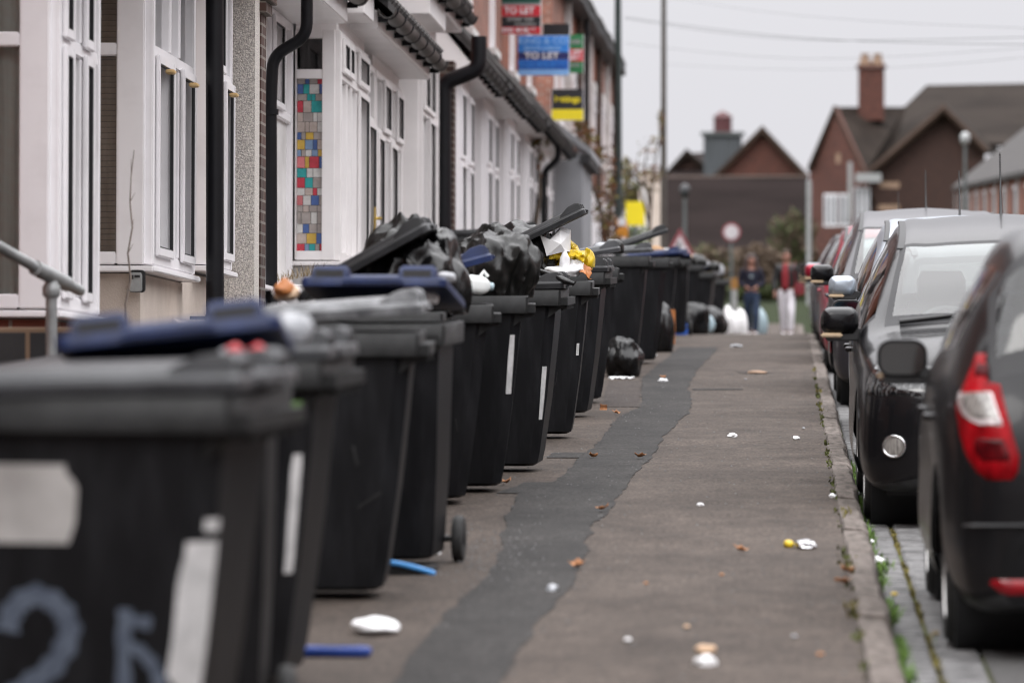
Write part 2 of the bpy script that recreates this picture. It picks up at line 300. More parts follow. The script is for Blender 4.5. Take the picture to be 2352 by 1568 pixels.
# ---------------------------------------------------------------- pavement material: worn macadam with grit, stains and ripple shading put into the colour
def macadam(name, c1, c2, speck, sp_amt, bump):
    m = bpy.data.materials.new(name); m.use_nodes = True; t = m.node_tree; t.nodes.clear()
    out = nd(t, 'ShaderNodeOutputMaterial'); b = nd(t, 'ShaderNodeBsdfPrincipled'); t.links.new(b.outputs[0], out.inputs[0])
    tc = nd(t, 'ShaderNodeTexCoord'); mp = nd(t, 'ShaderNodeMapping'); mp.inputs['Scale'].default_value = (1, .45, 1); t.links.new(tc.outputs['Object'], mp.inputs[0])
    n1 = nd(t, 'ShaderNodeTexNoise'); n1.inputs['Scale'].default_value = 1.6; n1.inputs['Detail'].default_value = 8; n1.inputs['Roughness'].default_value = .65; t.links.new(mp.outputs[0], n1.inputs[0])
    r1 = nd(t, 'ShaderNodeValToRGB'); r1.color_ramp.elements[0].position = .3; r1.color_ramp.elements[1].position = .72; r1.color_ramp.elements[0].color = c1 + (1,); r1.color_ramp.elements[1].color = c2 + (1,); t.links.new(n1.outputs[0], r1.inputs[0])
    n2 = nd(t, 'ShaderNodeTexNoise'); n2.inputs['Scale'].default_value = 48; n2.inputs['Detail'].default_value = 4; n2.inputs['Roughness'].default_value = .75; t.links.new(mp.outputs[0], n2.inputs[0])
    r2 = nd(t, 'ShaderNodeValToRGB'); r2.color_ramp.elements[0].position = .36; r2.color_ramp.elements[1].position = .66; r2.color_ramp.elements[0].color = (.38, .38, .385, 1); r2.color_ramp.elements[1].color = (1.7, 1.68, 1.66, 1); t.links.new(n2.outputs[0], r2.inputs[0])
    mu = nd(t, 'ShaderNodeMix', data_type='RGBA', blend_type='MULTIPLY'); mu.inputs[0].default_value = .85; t.links.new(r1.outputs[0], mu.inputs[6]); t.links.new(r2.outputs[0], mu.inputs[7])
    n4 = nd(t, 'ShaderNodeTexNoise'); n4.inputs['Scale'].default_value = 9; n4.inputs['Detail'].default_value = 6; n4.inputs['Roughness'].default_value = .7; t.links.new(mp.outputs[0], n4.inputs[0])
    r4 = nd(t, 'ShaderNodeValToRGB'); r4.color_ramp.elements[0].position = .38; r4.color_ramp.elements[1].position = .64; r4.color_ramp.elements[0].color = (.76, .755, .75, 1); r4.color_ramp.elements[1].color = (1.18, 1.175, 1.17, 1); t.links.new(n4.outputs[0], r4.inputs[0])
    m4 = nd(t, 'ShaderNodeMix', data_type='RGBA', blend_type='MULTIPLY'); m4.inputs[0].default_value = .9; t.links.new(mu.outputs[2], m4.inputs[6]); t.links.new(r4.outputs[0], m4.inputs[7]); mu = m4
    mp2 = nd(t, 'ShaderNodeMapping'); mp2.inputs['Scale'].default_value = (.9, 1.0, 1); t.links.new(tc.outputs['Object'], mp2.inputs[0])
    n5 = nd(t, 'ShaderNodeTexNoise'); n5.inputs['Scale'].default_value = 1.5; n5.inputs['Detail'].default_value = 5; n5.inputs['Roughness'].default_value = .55; n5.inputs['Distortion'].default_value = .4; t.links.new(mp2.outputs[0], n5.inputs[0])  # broad tone bands put the shading of the ripples into the colour
    r5 = nd(t, 'ShaderNodeValToRGB'); r5.color_ramp.elements[0].position = .36; r5.color_ramp.elements[1].position = .62; r5.color_ramp.elements[0].color = (.84, .835, .83, 1); r5.color_ramp.elements[1].color = (1.08, 1.075, 1.07, 1); t.links.new(n5.outputs[0], r5.inputs[0])
    m5 = nd(t, 'ShaderNodeMix', data_type='RGBA', blend_type='MULTIPLY'); m5.inputs[0].default_value = .9; t.links.new(mu.outputs[2], m5.inputs[6]); t.links.new(r5.outputs[0], m5.inputs[7]); mu = m5
    v = nd(t, 'ShaderNodeTexVoronoi'); v.inputs['Scale'].default_value = 26; t.links.new(mp.outputs[0], v.inputs[0])
    r3 = nd(t, 'ShaderNodeValToRGB'); r3.color_ramp.elements[0].position = .05; r3.color_ramp.elements[1].position = .085; r3.color_ramp.elements[0].color = (sp_amt,) * 3 + (1,); r3.color_ramp.elements[1].color = (0, 0, 0, 1); t.links.new(v.outputs['Distance'], r3.inputs[0])
    m3 = nd(t, 'ShaderNodeMix', data_type='RGBA'); t.links.new(r3.outputs[0], m3.inputs[0]); t.links.new(mu.outputs[2], m3.inputs[6]); m3.inputs[7].default_value = speck + (1,)
    t.links.new(m3.outputs[2], b.inputs['Base Color']); b.inputs['Roughness'].default_value = .85; b.inputs['Specular IOR Level'].default_value = .25
    bp = nd(t, 'ShaderNodeBump'); bp.inputs['Strength'].default_value = bump; bp.inputs['Distance'].default_value = .006; t.links.new(n2.outputs[0], bp.inputs['Height']); t.links.new(bp.outputs[0], b.inputs['Normal'])
    return m
M['pave'] = macadam('worn_macadam', (.048, .038, .032), (.086, .069, .0585), (.17, .15, .13), .5, .55)
M['patch'] = macadam('dark_macadam', (.0205, .0195, .019), (.041, .0385, .037), (.13, .125, .12), .45, .8)
M['patch2'] = macadam('brown_macadam', (.036, .0285, .0255), (.06, .049, .044), (.15, .13, .12), .4, .6)

def yrange(a, b, s):
    n = max(1, int(round((b - a) / s))); return [a + (b - a) * i / n for i in range(n + 1)]
ys = yrange(-66, 0, 3) + yrange(1, 9.6, .4) + yrange(10, 62, .1) + yrange(62.4, 130, .8)
xs = [-4.2, -3.4, -2.8, -2.4] + [-2.1 + .1175 * i for i in range(21)]
xs = [q for q in xs if q < .245] + [.25]
mb = MB(); n = len(xs)
vs = [(q, y, gz(q, y)) for y in ys for q in xs]
mb.add(vs, [(i * n + j, i * n + j + 1, (i + 1) * n + j + 1, (i + 1) * n + j) for i in range(len(ys) - 1) for j in range(n - 1)])
tag(mb.build('pavement', M['pave'], smooth=180), kind='structure')
# the ground under everything, out to the horizon
mb = MB(); gy = [-30, 0, 52, 56, 60, 64, 68, 74, 82, 90, 100, 106, 112, 118, 125, 160, 400, 1500]
gx = [-800, -60, -4.2, .6, 6, 60, 800]
vs = [(q, y, gbase(y) - .16) for y in gy for q in gx]; n = len(gx)
mb.add(vs, [(i * n + j, i * n + j + 1, (i + 1) * n + j + 1, (i + 1) * n + j) for i in range(len(gy) - 1) for j in range(n - 1)])
tag(mb.build('ground', M['green_bank'], smooth=180), kind='structure')
mb = MB(); ry = yrange(-66, 0, 6) + yrange(1, 62, 1) + yrange(63, 165, 3)
for i in range(len(ry) - 1):
    a, b = ry[i], ry[i + 1]
    mb.quad((.70, a, gbase(a) - .104), (6.6, a, gbase(a) - .10), (6.6, b, gbase(b) - .10), (.70, b, gbase(b) - .104))
tag(mb.build('road', M['asphalt'], smooth=180), kind='structure')

# kerb of single stones, set tight with open joints
mb = MB(); y = -64.0; rk = random.Random(3)
while y < 128:
    L = rk.uniform(.7, 1.05); g0 = gbase(y); g1 = gbase(y + L); dx = rk.uniform(-.008, .008); dz = rk.uniform(-.006, .008); r = .022
    n = 7
    rings = []
    for k in range(n + 1):
        yy = y + .006 + (L - .014) * k / n; z = gbase(yy) + dz; e = .012 if k in (0, n) else 0
        j = lambda s: rk.uniform(-s, s)
        rings.append([(.25 + dx + j(.003), yy, z - .2), (.25 + dx + j(.004), yy, z - .006 - e), (.262 + dx + j(.005), yy, z + .008 - e + j(.003)), (.352 + dx + j(.006), yy, z + .002 - e + j(.004)), (.374 + dx + j(.005), yy, z - .022 - e), (.384 + dx + j(.004), yy, z - .12), (.384 + dx, yy, z - .2)])
    mb.loft(rings); y += L
tag(mb.build('kerb', M['kerb'], smooth=40), kind='structure')
# channel of granite setts
mb = MB(); rk = random.Random(5)
for x0, x1 in ((.400, .515), (.535, .690)):
    y = -60.0
    while y < 62:
        L = rk.uniform(.09, .13) if 8 < y < 34 else .5; g = gbase(y) - .105 + rk.uniform(-.005, .005); e = .010; d = [rk.uniform(-.004, .004) for _ in range(4)]
        q = .012
        mb.loft([[(x0, y, g - .06), (x1, y, g - .06), (x1, y + L - .008, g - .06), (x0, y + L - .008, g - .06)],
                 [(x0, y, g - e), (x1, y, g - e), (x1, y + L - .008, g - e), (x0, y + L - .008, g - e)],
                 [(x0 + q, y + q, g + d[0]), (x1 - q, y + q, g + d[1]), (x1 - q, y + L - .008 - q, g + d[2]), (x0 + q, y + L - .008 - q, g + d[3])]])
        y += L
tag(mb.build('gutter_setts', M['sett'], smooth=35), kind='structure')
mb = MB()
for a, b in zip(yrange(-66, 62, 2)[:-1], yrange(-66, 62, 2)[1:]): mb.quad((.30, a, gbase(a) - .125), (.71, a, gbase(a) - .125), (.71, b, gbase(b) - .125), (.30, b, gbase(b) - .125))
tag(mb.build('gutter_bed', M['moss']), kind='structure')

# asphalt repair strip winding along the pavement: outline read off the photograph, laid on the ground
def patch(name, left, right, mat, lift=.004, step=.06):
    L = [G(*p) for p in left]; Rr = [G(*p) for p in right]
    def at(poly, y):
        for a, b in zip(poly[:-1], poly[1:]):
            if a.y <= y <= b.y: return a.x + (b.x - a.x) * (y - a.y) / max(1e-6, b.y - a.y)
        return poly[0].x if y < poly[0].y else poly[-1].x
    y0 = max(L[0].y, Rr[0].y); y1 = min(L[-1].y, Rr[-1].y); mb = MB(); K = 14; vs = []
    yy = yrange(y0, y1, step)
    for i, y in enumerate(yy):
        a = at(L, y) + noise.noise(Vector((y * 7, 1.3, 0))) * .014 + noise.noise(Vector((y * 1.7, 4.3, 0))) * .03 + noise.noise(Vector((y * 21, 2.3, 0))) * .008; b = at(Rr, y) + noise.noise(Vector((y * 7, 8.3, 0))) * .014 + noise.noise(Vector((y * 1.7, 9.3, 0))) * .03 + noise.noise(Vector((y * 21, 6.3, 0))) * .008
        vs += [(a + (b - a) * k / K, y, gz(a + (b - a) * k / K, y) + lift) for k in range(K + 1)]
    n = K + 1
    mb.add(vs, [(i * n + j, i * n + j + 1, (i + 1) * n + j + 1, (i + 1) * n + j) for i in range(len(yy) - 1) for j in range(K)])
    return tag(mb.build(name, mat, smooth=180), kind='structure')
patch('pavement_patch', [(860, 1640), (905, 1568), (1010, 1430), (1075, 1360), (1145, 1290), (1151, 1245), (1163, 1183), (1187, 1134), (1278, 1104), (1320, 1063), (1375, 1016), (1416, 958), (1475, 934), (1475, 867), (1535, 820), (1560, 796)],
      [(1110, 1640), (1150, 1568), (1232, 1431), (1296, 1358), (1334, 1308), (1349, 1250), (1361, 1208), (1408, 1165), (1443, 1109), (1492, 1055), (1525, 1002), (1583, 946), (1590, 915), (1580, 891), (1600, 850), (1640, 812), (1650, 796)], M['patch'])
patch('pavement_patch', [(1135, 1134), (1190, 1118), (1200, 1108)], [(1186, 1134), (1240, 1118), (1276, 1108)], M['patch'], .005)
patch('pavement_patch', [(1262, 1052), (1270, 1040)], [(1326, 1052), (1350, 1040)], M['patch'], .005)
patch('pavement_patch', [(1385, 935), (1392, 900), (1400, 875)], [(1470, 935), (1472, 900), (1472, 875)], M['patch2'])
patch('pavement_patch', [(1592, 900), (1592, 893)], [(1712, 896), (1700, 888)], M['patch'])
patch('pavement_patch', [(1700, 858), (1690, 853)], [(1776, 858), (1760, 853)], M['patch2'])
# weeds in the channel and moss along the back of the kerb
def blades(name, spots, mat, kind='stuff', label=None, hs=(.02, .07), nper=26, seed=1, wd=.006):
    r = random.Random(seed); mb = MB()
    for (x, y, z, sx, sy, k) in spots:
        for _ in range(int(nper * k)):
            px, py = x + r.gauss(0, sx), y + r.gauss(0, sy); h = r.uniform(*hs); a = r.uniform(0, 6.28); le = r.uniform(.1, .9) * h; w = wd * r.uniform(.6, 1.5)
            dx, dy = math.cos(a), math.sin(a); z0 = z - .01
            p0 = (px - dy * w, py + dx * w, z0); p1 = (px + dy * w, py - dx * w, z0); q0 = (px + dx * le * .5 - dy * w * .8, py + dy * le * .5 + dx * w * .8, z0 + h * .6); q1 = (px + dx * le * .5 + dy * w * .8, py + dy * le * .5 - dx * w * .8, z0 + h * .6)
            t = (px + dx * le, py + dy * le, z0 + h)
            mb.add([p0, p1, q1, q0, t], [(0, 1, 2, 3), (3, 2, 4)])
    o = mb.build(name, mat); tag(o, label, 'weeds', kind=kind); return o
sp = []; sp2 = []; r = random.Random(8)
for y in yrange(12, 30, .16):
    d = noise.noise(Vector((y * 1.1, 0, 5))) + .25
    if d > .0: sp.append((.398, y, -.115, .014, .06, min(1, d * 1.8)))
    d2 = noise.noise(Vector((y * 1.3, 7, 5))) + .15
    if d2 > 0: sp2.append((.525, y, -.112, .005, .05, d2 * 1.6))
for px, py in ((2035, 1310), (2050, 1420), (1982, 1215), (1975, 1110), (2070, 1500), (2085, 1560)):
    g = G(px, py, -.11); sp.append((g.x - .01, g.y, -.115, .02, .18, 2.6))
blades('gutter_weeds', sp, M['grass'], label='green weeds growing along the joint between kerb and setts')
blades('sett_moss', sp2, M['leaf_olive'], label='brown olive moss along the joint between the two rows of setts', hs=(.008, .03), seed=17, nper=34)
sp = []
for y in yrange(12, 44, .2):
    d = noise.noise(Vector((y * .9, 3, 2))) + .05
    if d > 0: sp.append((.243, y, gbase(y) + .008, .008, .08, d * 1.5))
blades('kerb_moss', sp, M['moss'], label='brown moss and dry weeds along the back edge of the kerb', hs=(.008, .025), seed=4)
sp = []
for px, py in ((1885, 930), (1888, 945), (1880, 900), (1870, 850), (1940, 1180), (1945, 1300), (1960, 1400)):
    g = G(px, py); sp.append((g.x, g.y, .005, .014, .22, 1.2))
blades('kerb_tufts', sp, M['leaf_olive'], label='low yellow green tufts beside the kerb', hs=(.01, .04), seed=9)
# ---------------------------------------------------------------- wheelie bins (front of the bin = -Y of its own frame)
def ringz(w, d, r, z, cy=0.0, n=4): return [(p[0], p[1], z) for p in rrect(w, d, r, n, 0, cy)]
def bin_meshes():
    b = MB()
    b.loft([ringz(.40, .42, .05, .035, .05, 1), ringz(.45, .47, .05, .05, .045, 1), ringz(.465, .49, .052, .12, .04, 1), ringz(.498, .545, .054, .42, .025, 1), ringz(.515, .58, .056, .72, .01, 1), ringz(.53, .60, .056, .93, 0, 1), ringz(.53, .60, .056, .985, 0, 1)])
    rim = MB()
    rim.loft([ringz(.582, .652, .012, .940, 0, 1), ringz(.600, .670, .012, .944, 0, 1), ringz(.605, .675, .012, 1.028, 0, 1), ringz(.597, .667, .012, 1.034, 0, 1), ringz(.53, .60, .03, 1.034, 0, 2), ringz(.51, .58, .03, .93, 0, 2)], cap=False)
    rim.box((-.275, -.376, .946), (.275, -.332, .988))      # lifting comb at the front
    for k in range(9): rim.box((-.215 + .052 * k, -.370, .922), (-.203 + .052 * k, -.33, .948))
    for s in (-1, 1): rim.prism([(-.36, .945), (-.24, .945), (-.235, .86)], .03, M=Matrix(((0, 1, 0, s * .23 - .015), (1, 0, 0, 0), (0, 0, 1, 0), (0, 0, 0, 1))))
    lid = MB()                                              # hinge line at the origin, lid runs to -Y
    def lr(w, d0, d1, z, r=.035): return [(p[0], p[1], z) for p in rrect(w, d0 - d1, r, 5, 0, (d0 + d1) / 2)]
    lid.loft([lr(.585, .0, -.685, -.014), lr(.615, .012, -.70, -.012), lr(.615, .012, -.70, .016), lr(.598, .0, -.692, .028), lr(.52, -.045, -.625, .032), lr(.49, -.06, -.60, .050, .045), lr(.44, -.09, -.56, .056, .05)])
    lip = MB()                                              # two raised grab handles on the leading edge
    for s in (-1, 1):
        x = s * .185; w = .085
        lip.loft([[(x - w, y, z0), (x + w, y, z0), (x + w * .86, y, z1), (x - w * .86, y, z1)] for y, z0, z1 in ((-.52, .02, .040), (-.60, .02, .076), (-.668, .02, .080), (-.690, .012, .056))])
    lip.box((-.13, -.716, -.012), (.13, -.694, .014))
    slot = MB(); slot.box((-.058, -.6935, .026), (.058, -.672, .056))  # solid black block painted in for the shade inside each slot
    ax = MB(); ax.tube([(-.26, .235, .10), (.26, .235, .10)], .014, 8)
    hd = MB()
    hd.tube([(-.24, .375, 1.0), (.24, .375, 1.0)], .016, 10)
    for x in (-.22, 0, .22): hd.box((x - .02, .325, .985), (x + .02, .378, 1.012))
    ty = MB(); ty.lathe([(.045, -.022), (.072, -.026), (.094, -.022), (.10, -.012), (.10, .012), (.094, .022), (.072, .026), (.045, .022)], 26)
    hb = MB(); hb.lathe([(.0, -.028), (.02, -.028), (.045, -.018), (.045, .018), (.02, .028), (.0, .028)], 18)
    return b, rim, lid, (lip, slot), ax, hd, ty, hb
BINP = None
LIDM = {}
def make_bin(label, lidcol, loc, rz, ang=0, dz=0.0, sc=1.0, lid=True, sx=0.0, back=False, roll=0.0, far=False):
    global BINP
    lidm = M[lidcol]
    first = lidcol not in LIDM
    if BINP is None: BINP = bin_meshes()
    b, rim, ld, lip, ax, hd, ty, hb = BINP
    root = thing('wheelie_bin', label, 'wheelie bin', loc, rz, 'wheelie bins lined up along the pavement')
    root.scale = (1, 1, sc)
    if not LIDM:
        parts = {'body': b.build('body', M['bin'], smooth=40), 'rim': rim.build('rim', M['bin_worn'], smooth=40), 'axle': ax.build('axle', M['trim'], smooth=60), 'handle': hd.build('handle', M['bin'], smooth=40)}
        parts['tyre'] = ty.build('tyre', M['rubber'], smooth=40); parts['hub'] = hb.build('hub', M['bin'], smooth=40)
        for k, o in parts.items(): LIDM['me_' + k] = o.data; bpy.data.objects.remove(o)
    if 'lid_' + lidcol not in LIDM:
        o = ld.build('lid', lidm, smooth=35); LIDM['lid_' + lidcol] = o.data; bpy.data.objects.remove(o)
        o = lip[0].build('grab_handle', lidm, bev=.008); LIDM['lip_' + lidcol] = o.data; bpy.data.objects.remove(o)
        o = lip[1].build('slot_shade_block', M['seal']); LIDM['me_slot'] = o.data; bpy.data.objects.remove(o)
    def inst(nm, me, par, mat=None):
        o = bpy.data.objects.new(nm, me); COL.objects.link(o); o.parent = par
        if mat is not None: o.matrix_local = mat
        return o
    root['bin_body'] = 1
    body = inst('body', LIDM['me_body'], root); inst('rim', LIDM['me_rim'], root); inst('axle', LIDM['me_axle'], root); inst('handle', LIDM['me_handle'], root)
    for s in (-1, 1):
        w = inst('wheel', LIDM['me_tyre'], root, Matrix.Translation((s * .29, .235, .10))); inst('hub', LIDM['me_hub'], w)
    if lid:
        Mt = Matrix.Translation((sx, .345, 1.035 + dz)) @ Matrix.Rotation(-rad(ang), 4, 'X') @ Matrix.Rotation(rad(roll), 4, 'Y')
        l = inst('lid', LIDM['lid_' + lidcol], root, Mt); inst('grab_handle', LIDM['lip_' + lidcol], l); [inst('slot_shade_block', LIDM['me_slot'], l, Matrix.Translation((q * .185, 0, 0))) for q in (-1, 1)]
    return root
def decal(root, name, mat, poly, face='near', off=.004):
    """thin sticker lying on the bin body: polygon in (u, z) on one face of the body, u along the face"""
    mb = MB(); pts = []
    body = [c for c in root.children if c.name.startswith('body')][0]
    bm = bmesh.new(); bm.from_mesh(body.data); bv = BVHTree.FromBMesh(bm); bm.free()
    d = {'left': Vector((1, 0, 0)), 'right': Vector((-1, 0, 0)), 'front': Vector((0, 1, 0)), 'back': Vector((0, -1, 0)), 'fl': Vector((.707, .707, 0)), 'fr': Vector((-.707, .707, 0)), 'bl': Vector((.707, -.707, 0))}[face]
    side = Vector((0, 0, 1)).cross(d).normalized()
    out = []
    zs = sorted({p[1] for p in poly}); z0, z1 = zs[0], zs[-1]; n = 10
    # sample rows between the left and right edge of the outline (polygon given as left edge upward then right edge downward)
    def edge(pl, z):
        for a, b in zip(pl[:-1], pl[1:]):
            if min(a[1], b[1]) <= z <= max(a[1], b[1]) and a[1] != b[1]: return a[0] + (b[0] - a[0]) * (z - a[1]) / (b[1] - a[1])
        return pl[-1][0]
    h = len(poly) // 2; Lf = poly[:h]; Rt = list(reversed(poly[h:]))
    rows = []
    for i in range(n + 1):
        z = z0 + (z1 - z0) * i / n; a, b = edge(Lf, z), edge(Rt, z); row = []
        for k in range(7):
            u = a + (b - a) * k / 6; o = -d * 1.0 - side * u + Vector((0, 0, z))
            hit, nn, _, _ = bv.ray_cast(o, d)
            if hit is None: hit, nn = o + d * .7, -d
            if nn.dot(d) > 0: nn = -nn
            row.append(hit + nn * off)
        rows.append(row)
    vs = [tuple(p) for r_ in rows for p in r_]
    mb.add(vs, [(i * 7 + j, i * 7 + j + 1, i * 7 + 8 + j, i * 7 + 7 + j) for i in range(n) for j in range(6)])
    return mb.build(name, mat, root, smooth=60)
def stroke(root, name, mat, paths, face, wd, off=.0045):
    body = [c for c in root.children if c.name.startswith('body')][0]
    bm = bmesh.new(); bm.from_mesh(body.data); bv = BVHTree.FromBMesh(bm); bm.free()
    d = {'left': Vector((1, 0, 0)), 'front': Vector((0, 1, 0))}[face]; side = Vector((0, 0, 1)).cross(d).normalized(); mb = MB()
    for k, path in enumerate(paths):
        pts = [Vector((p[0], p[1])) for p in path]
        fine = []
        for i in range(len(pts) - 1):
            p0, p1, p2, p3 = pts[max(i - 1, 0)], pts[i], pts[i + 1], pts[min(i + 2, len(pts) - 1)]
            for j in range(6):
                t = j / 6; fine.append(.5 * ((2 * p1) + (p2 - p0) * t + (2 * p0 - 5 * p1 + 4 * p2 - p3) * t * t + (3 * p1 - p0 - 3 * p2 + p3) * t ** 3))
        fine.append(pts[-1]); row = []
        for i, p in enumerate(fine):
            tn = (fine[min(i + 1, len(fine) - 1)] - fine[max(i - 1, 0)]).normalized(); nn = Vector((-tn.y, tn.x)); w = wd * (1 + .2 * math.sin(i * 1.7)) / 2
            for q in (p - nn * w, p + nn * w):
                o = -d * 1.0 - side * q.x + Vector((0, 0, q.y)); hit, fn, _, _ = bv.ray_cast(o, d)
                if hit is None: hit = o + d * .72
                row.append(tuple(hit - d * (off + .0006 * k)))
        mb.add(row, [(2 * i, 2 * i + 2, 2 * i + 3, 2 * i + 1) for i in range(len(fine) - 1)])
    return mb.build(name, mat, root)
SIDE, FRONT, BACK = math.pi / 2, 0.0, math.pi
def side_bin(label, xr, y, lidcol, yaw=0, **k):      # front turned to the pavement; xr = its front rim, y = its near side
    return make_bin(label, lidcol, (xr - .345, y + .30, gbase(y)), SIDE + rad(yaw), **k)
def front_bin(label, xr, y, lidcol, yaw=0, **k):     # front turned to the camera; xr = right edge of the rim
    return make_bin(label, lidcol, (xr - .30, y + .345, gbase(y)), FRONT + rad(yaw), **k)
B = {}
B[1] = side_bin('nearest black bin with grey lid, painted number and torn white label', -1.335, 11.3, 'lid_grey', -7, ang=2, sc=1.0); B[1].scale = (1.1, 1.1, 1)
B['1b'] = front_bin('black bin with propped blue lid right behind the nearest bin', -1.40, 12.55, 'lid_blue', 3, ang=8, roll=-6, dz=.02)
B[2] = side_bin('black bin with long white strip and green sticker on its corner', -1.405, 14.3, 'lid_grey', -4, ang=1)
B[3] = side_bin('black bin whose grey lid has painted sheen, propped slightly open by rubbish', -1.42, 17.8, 'lid_sheen', 2, ang=4, dz=.04)
B[4] = front_bin('black bin with blue lid standing above the bright blue plastic strip', -1.42, 19.4, 'lid_blue', -3, ang=9, dz=.06)
B['5a'] = side_bin('black bin with its black lid wide open over bulging black bags', -1.63, 22.0, 'lid_black', 0, ang=29, dz=.06)
B[5] = side_bin('black bin with raised blue lid and white milk bottle on its rim', -1.53, 23.9, 'lid_blue', 4, ang=15, dz=.06, sx=.2)
B[6] = side_bin('black bin with its lid thrown back and a grey black bag slumped on top', -1.41, 25.0, 'lid_black', 3, ang=255, sc=1.03)
B[7] = side_bin('black bin with closed ridged lid and paint smears on its side', -1.31, 27.1, 'lid_black', -2, ang=1.5, sc=1.035)
B[8] = side_bin('black bin with high raised lid over white paper and yellow bag', -1.32, 31.3, 'lid_black', 1, ang=25, dz=.16, sc=1.03, sx=0)
B[9] = side_bin('slim looking black bin with shut lid just beyond the yellow bag', -1.35, 34.8, 'lid_black', -3, ang=1, sc=1.06)
B['9b'] = side_bin('scuffed grey fronted bin with lid ajar beyond the yellow bag', -1.38, 37.6, 'lid_grey', 4, ang=9, sc=1.06, dz=.03)
B[10] = side_bin('tall dark bin with small black bag lying at its foot', -1.36, 45.6, 'lid_grey', 0, ang=3, sc=1.10, dz=.01)
B[11] = side_bin('dark bin with half raised lid close behind the tall bin', -1.25, 48.4, 'lid_black', 4, ang=18, sc=1.06, dz=.05)
B[12] = side_bin('bin with a blue lid and cardboard piled above it', -1.34, 57, 'lid_blue', 0, ang=5, sc=1.02)
B[13] = front_bin('far bin with pale scuffs on its front at the brow of the street', -1.36, 64, 'lid_blue', 0, ang=5, sc=1.02)
B[14] = side_bin('far bin heaped with cream and white rubbish below the triangular sign', -1.32, 70, 'lid_black', 6, ang=250, sc=1.0)
B[15] = side_bin('far bin heaped with pale rubbish and blue film', -1.22, 78, 'lid_black', -6, ang=250, sc=1.0)
B[16] = side_bin('farthest bin with round white sticker and rounded white bag on top', -1.12, 86, 'lid_black', 0, ang=250, sc=1.0)
B[17] = make_bin('black bin in the front yard beside the dark downpipe', 'lid_black', (-3.42, 48.5, .29), SIDE, ang=2)
B[18] = make_bin('black bin in a front yard behind the high raised lid', 'lid_black', (-3.2, 52.5, .31), SIDE + .1, ang=5)
# marks on the bins
decal(B[1], 'label_sticker', M['label_tan'], [(-.29, .69), (-.29, .74), (-.285, .82), (-.27, .862), (-.05, .845), (-.022, .81), (-.028, .72), (-.045, .668)], 'left')
decal(B[1], 'label_strip', M['label'], [(-.05, .325), (-.04, .45), (-.034, .58), (-.022, .66), (.066, .675), (.060, .58), (.052, .45), (.042, .31)], 'fl')
decal(B[1], 'label_scrap', M['label'], [(.022, .70), (.022, .73), (.066, .73), (.066, .70)], 'fl')
stroke(B[1], 'painted_number', M['paintno'], [[(-.19, .45), (-.17, .51), (-.12, .54), (-.065, .51), (-.045, .45), (-.08, .37), (-.15, .31), (-.19, .275), (-.11, .27), (-.03, .23)]], 'left', .05)
stroke(B[1], 'painted_number', M['paintno'], [[(.085, .51), (.08, .41), (.08, .2)], [(.085, .482), (.145, .475)], [(.085, .42), (.125, .40), (.16, .34), (.155, .25), (.115, .2)]], 'left', .032)
decal(B[2], 'label_strip', M['label'], [(-.022, .37), (-.02, .55), (-.016, .72), (-.01, .74), (.022, .74), (.024, .70), (.018, .55), (.012, .37)], 'fl')
decal(B[2], 'label_green', M['label_green'], [(-.02, .84), (-.02, .905), (.02, .905), (.02, .84)], 'fl')
decal(B[6], 'label_strip', M['label'], [(-.02, .52), (-.02, .70), (-.015, .83), (.02, .83), (.022, .70), (.02, .52)], 'fl')
decal(B[7], 'label_strip', M['label'], [(-.015, .30), (-.018, .45), (-.015, .60), (.02, .60), (.015, .45), (.01, .30)], 'fl')
decal(B[7], 'paint_smear', M['paintno'], [(-.03, .56), (-.03, .64), (.03, .66), (.035, .58)], 'left')
stroke(B[7], 'paint_smear', M['paintno'], [[(.02, .86), (.035, .80), (.04, .74)], [(-.03, .83), (.0, .80), (.01, .85)], [(-.01, .60), (-.012, .50), (-.01, .44)]], 'left', .022)
for q_ in [[(-.10, .40), (-.07, .43), (-.05, .50)], [(.02, .52), (.035, .44), (.03, .40)], [(.06, .34), (.09, .37), (.10, .44)], [(-.02, .30), (.02, .32)], [(.05, .62), (.06, .55)]]: stroke(B[8], 'scratch', M['bin_worn'], [q_], 'left', .006)
for q_ in [[(.10, .70), (.12, .60), (.11, .52)], [(.14, .45), (.15, .38)]]: stroke(B[5], 'scratch', M['bin_worn'], [q_], 'left', .008)
for q_ in [[(.10, .36), (.16, .40), (.19, .42)], [(.08, .60), (.10, .52)]]: stroke(B[3], 'scratch', M['bin_worn'], [q_], 'left', .012)
decal(B[8], 'label_scrap', M['label'], [(-.01, .55), (-.01, .60), (.015, .63), (.015, .56)], 'fl')
decal(B[3], 'label_scrap', M['label'], [(.0, .80), (.0, .84), (.025, .84), (.025, .80)], 'fr')
decal(B[5], 'label_scrap', M['label'], [(.0, .64), (.0, .70), (.03, .70), (.02, .64)], 'fr')
decal(B[16], 'round_sticker', M['label'], [(-.06, .70), (-.075, .76), (-.04, .81), (.04, .81), (.075, .76), (.06, .70)], 'left')

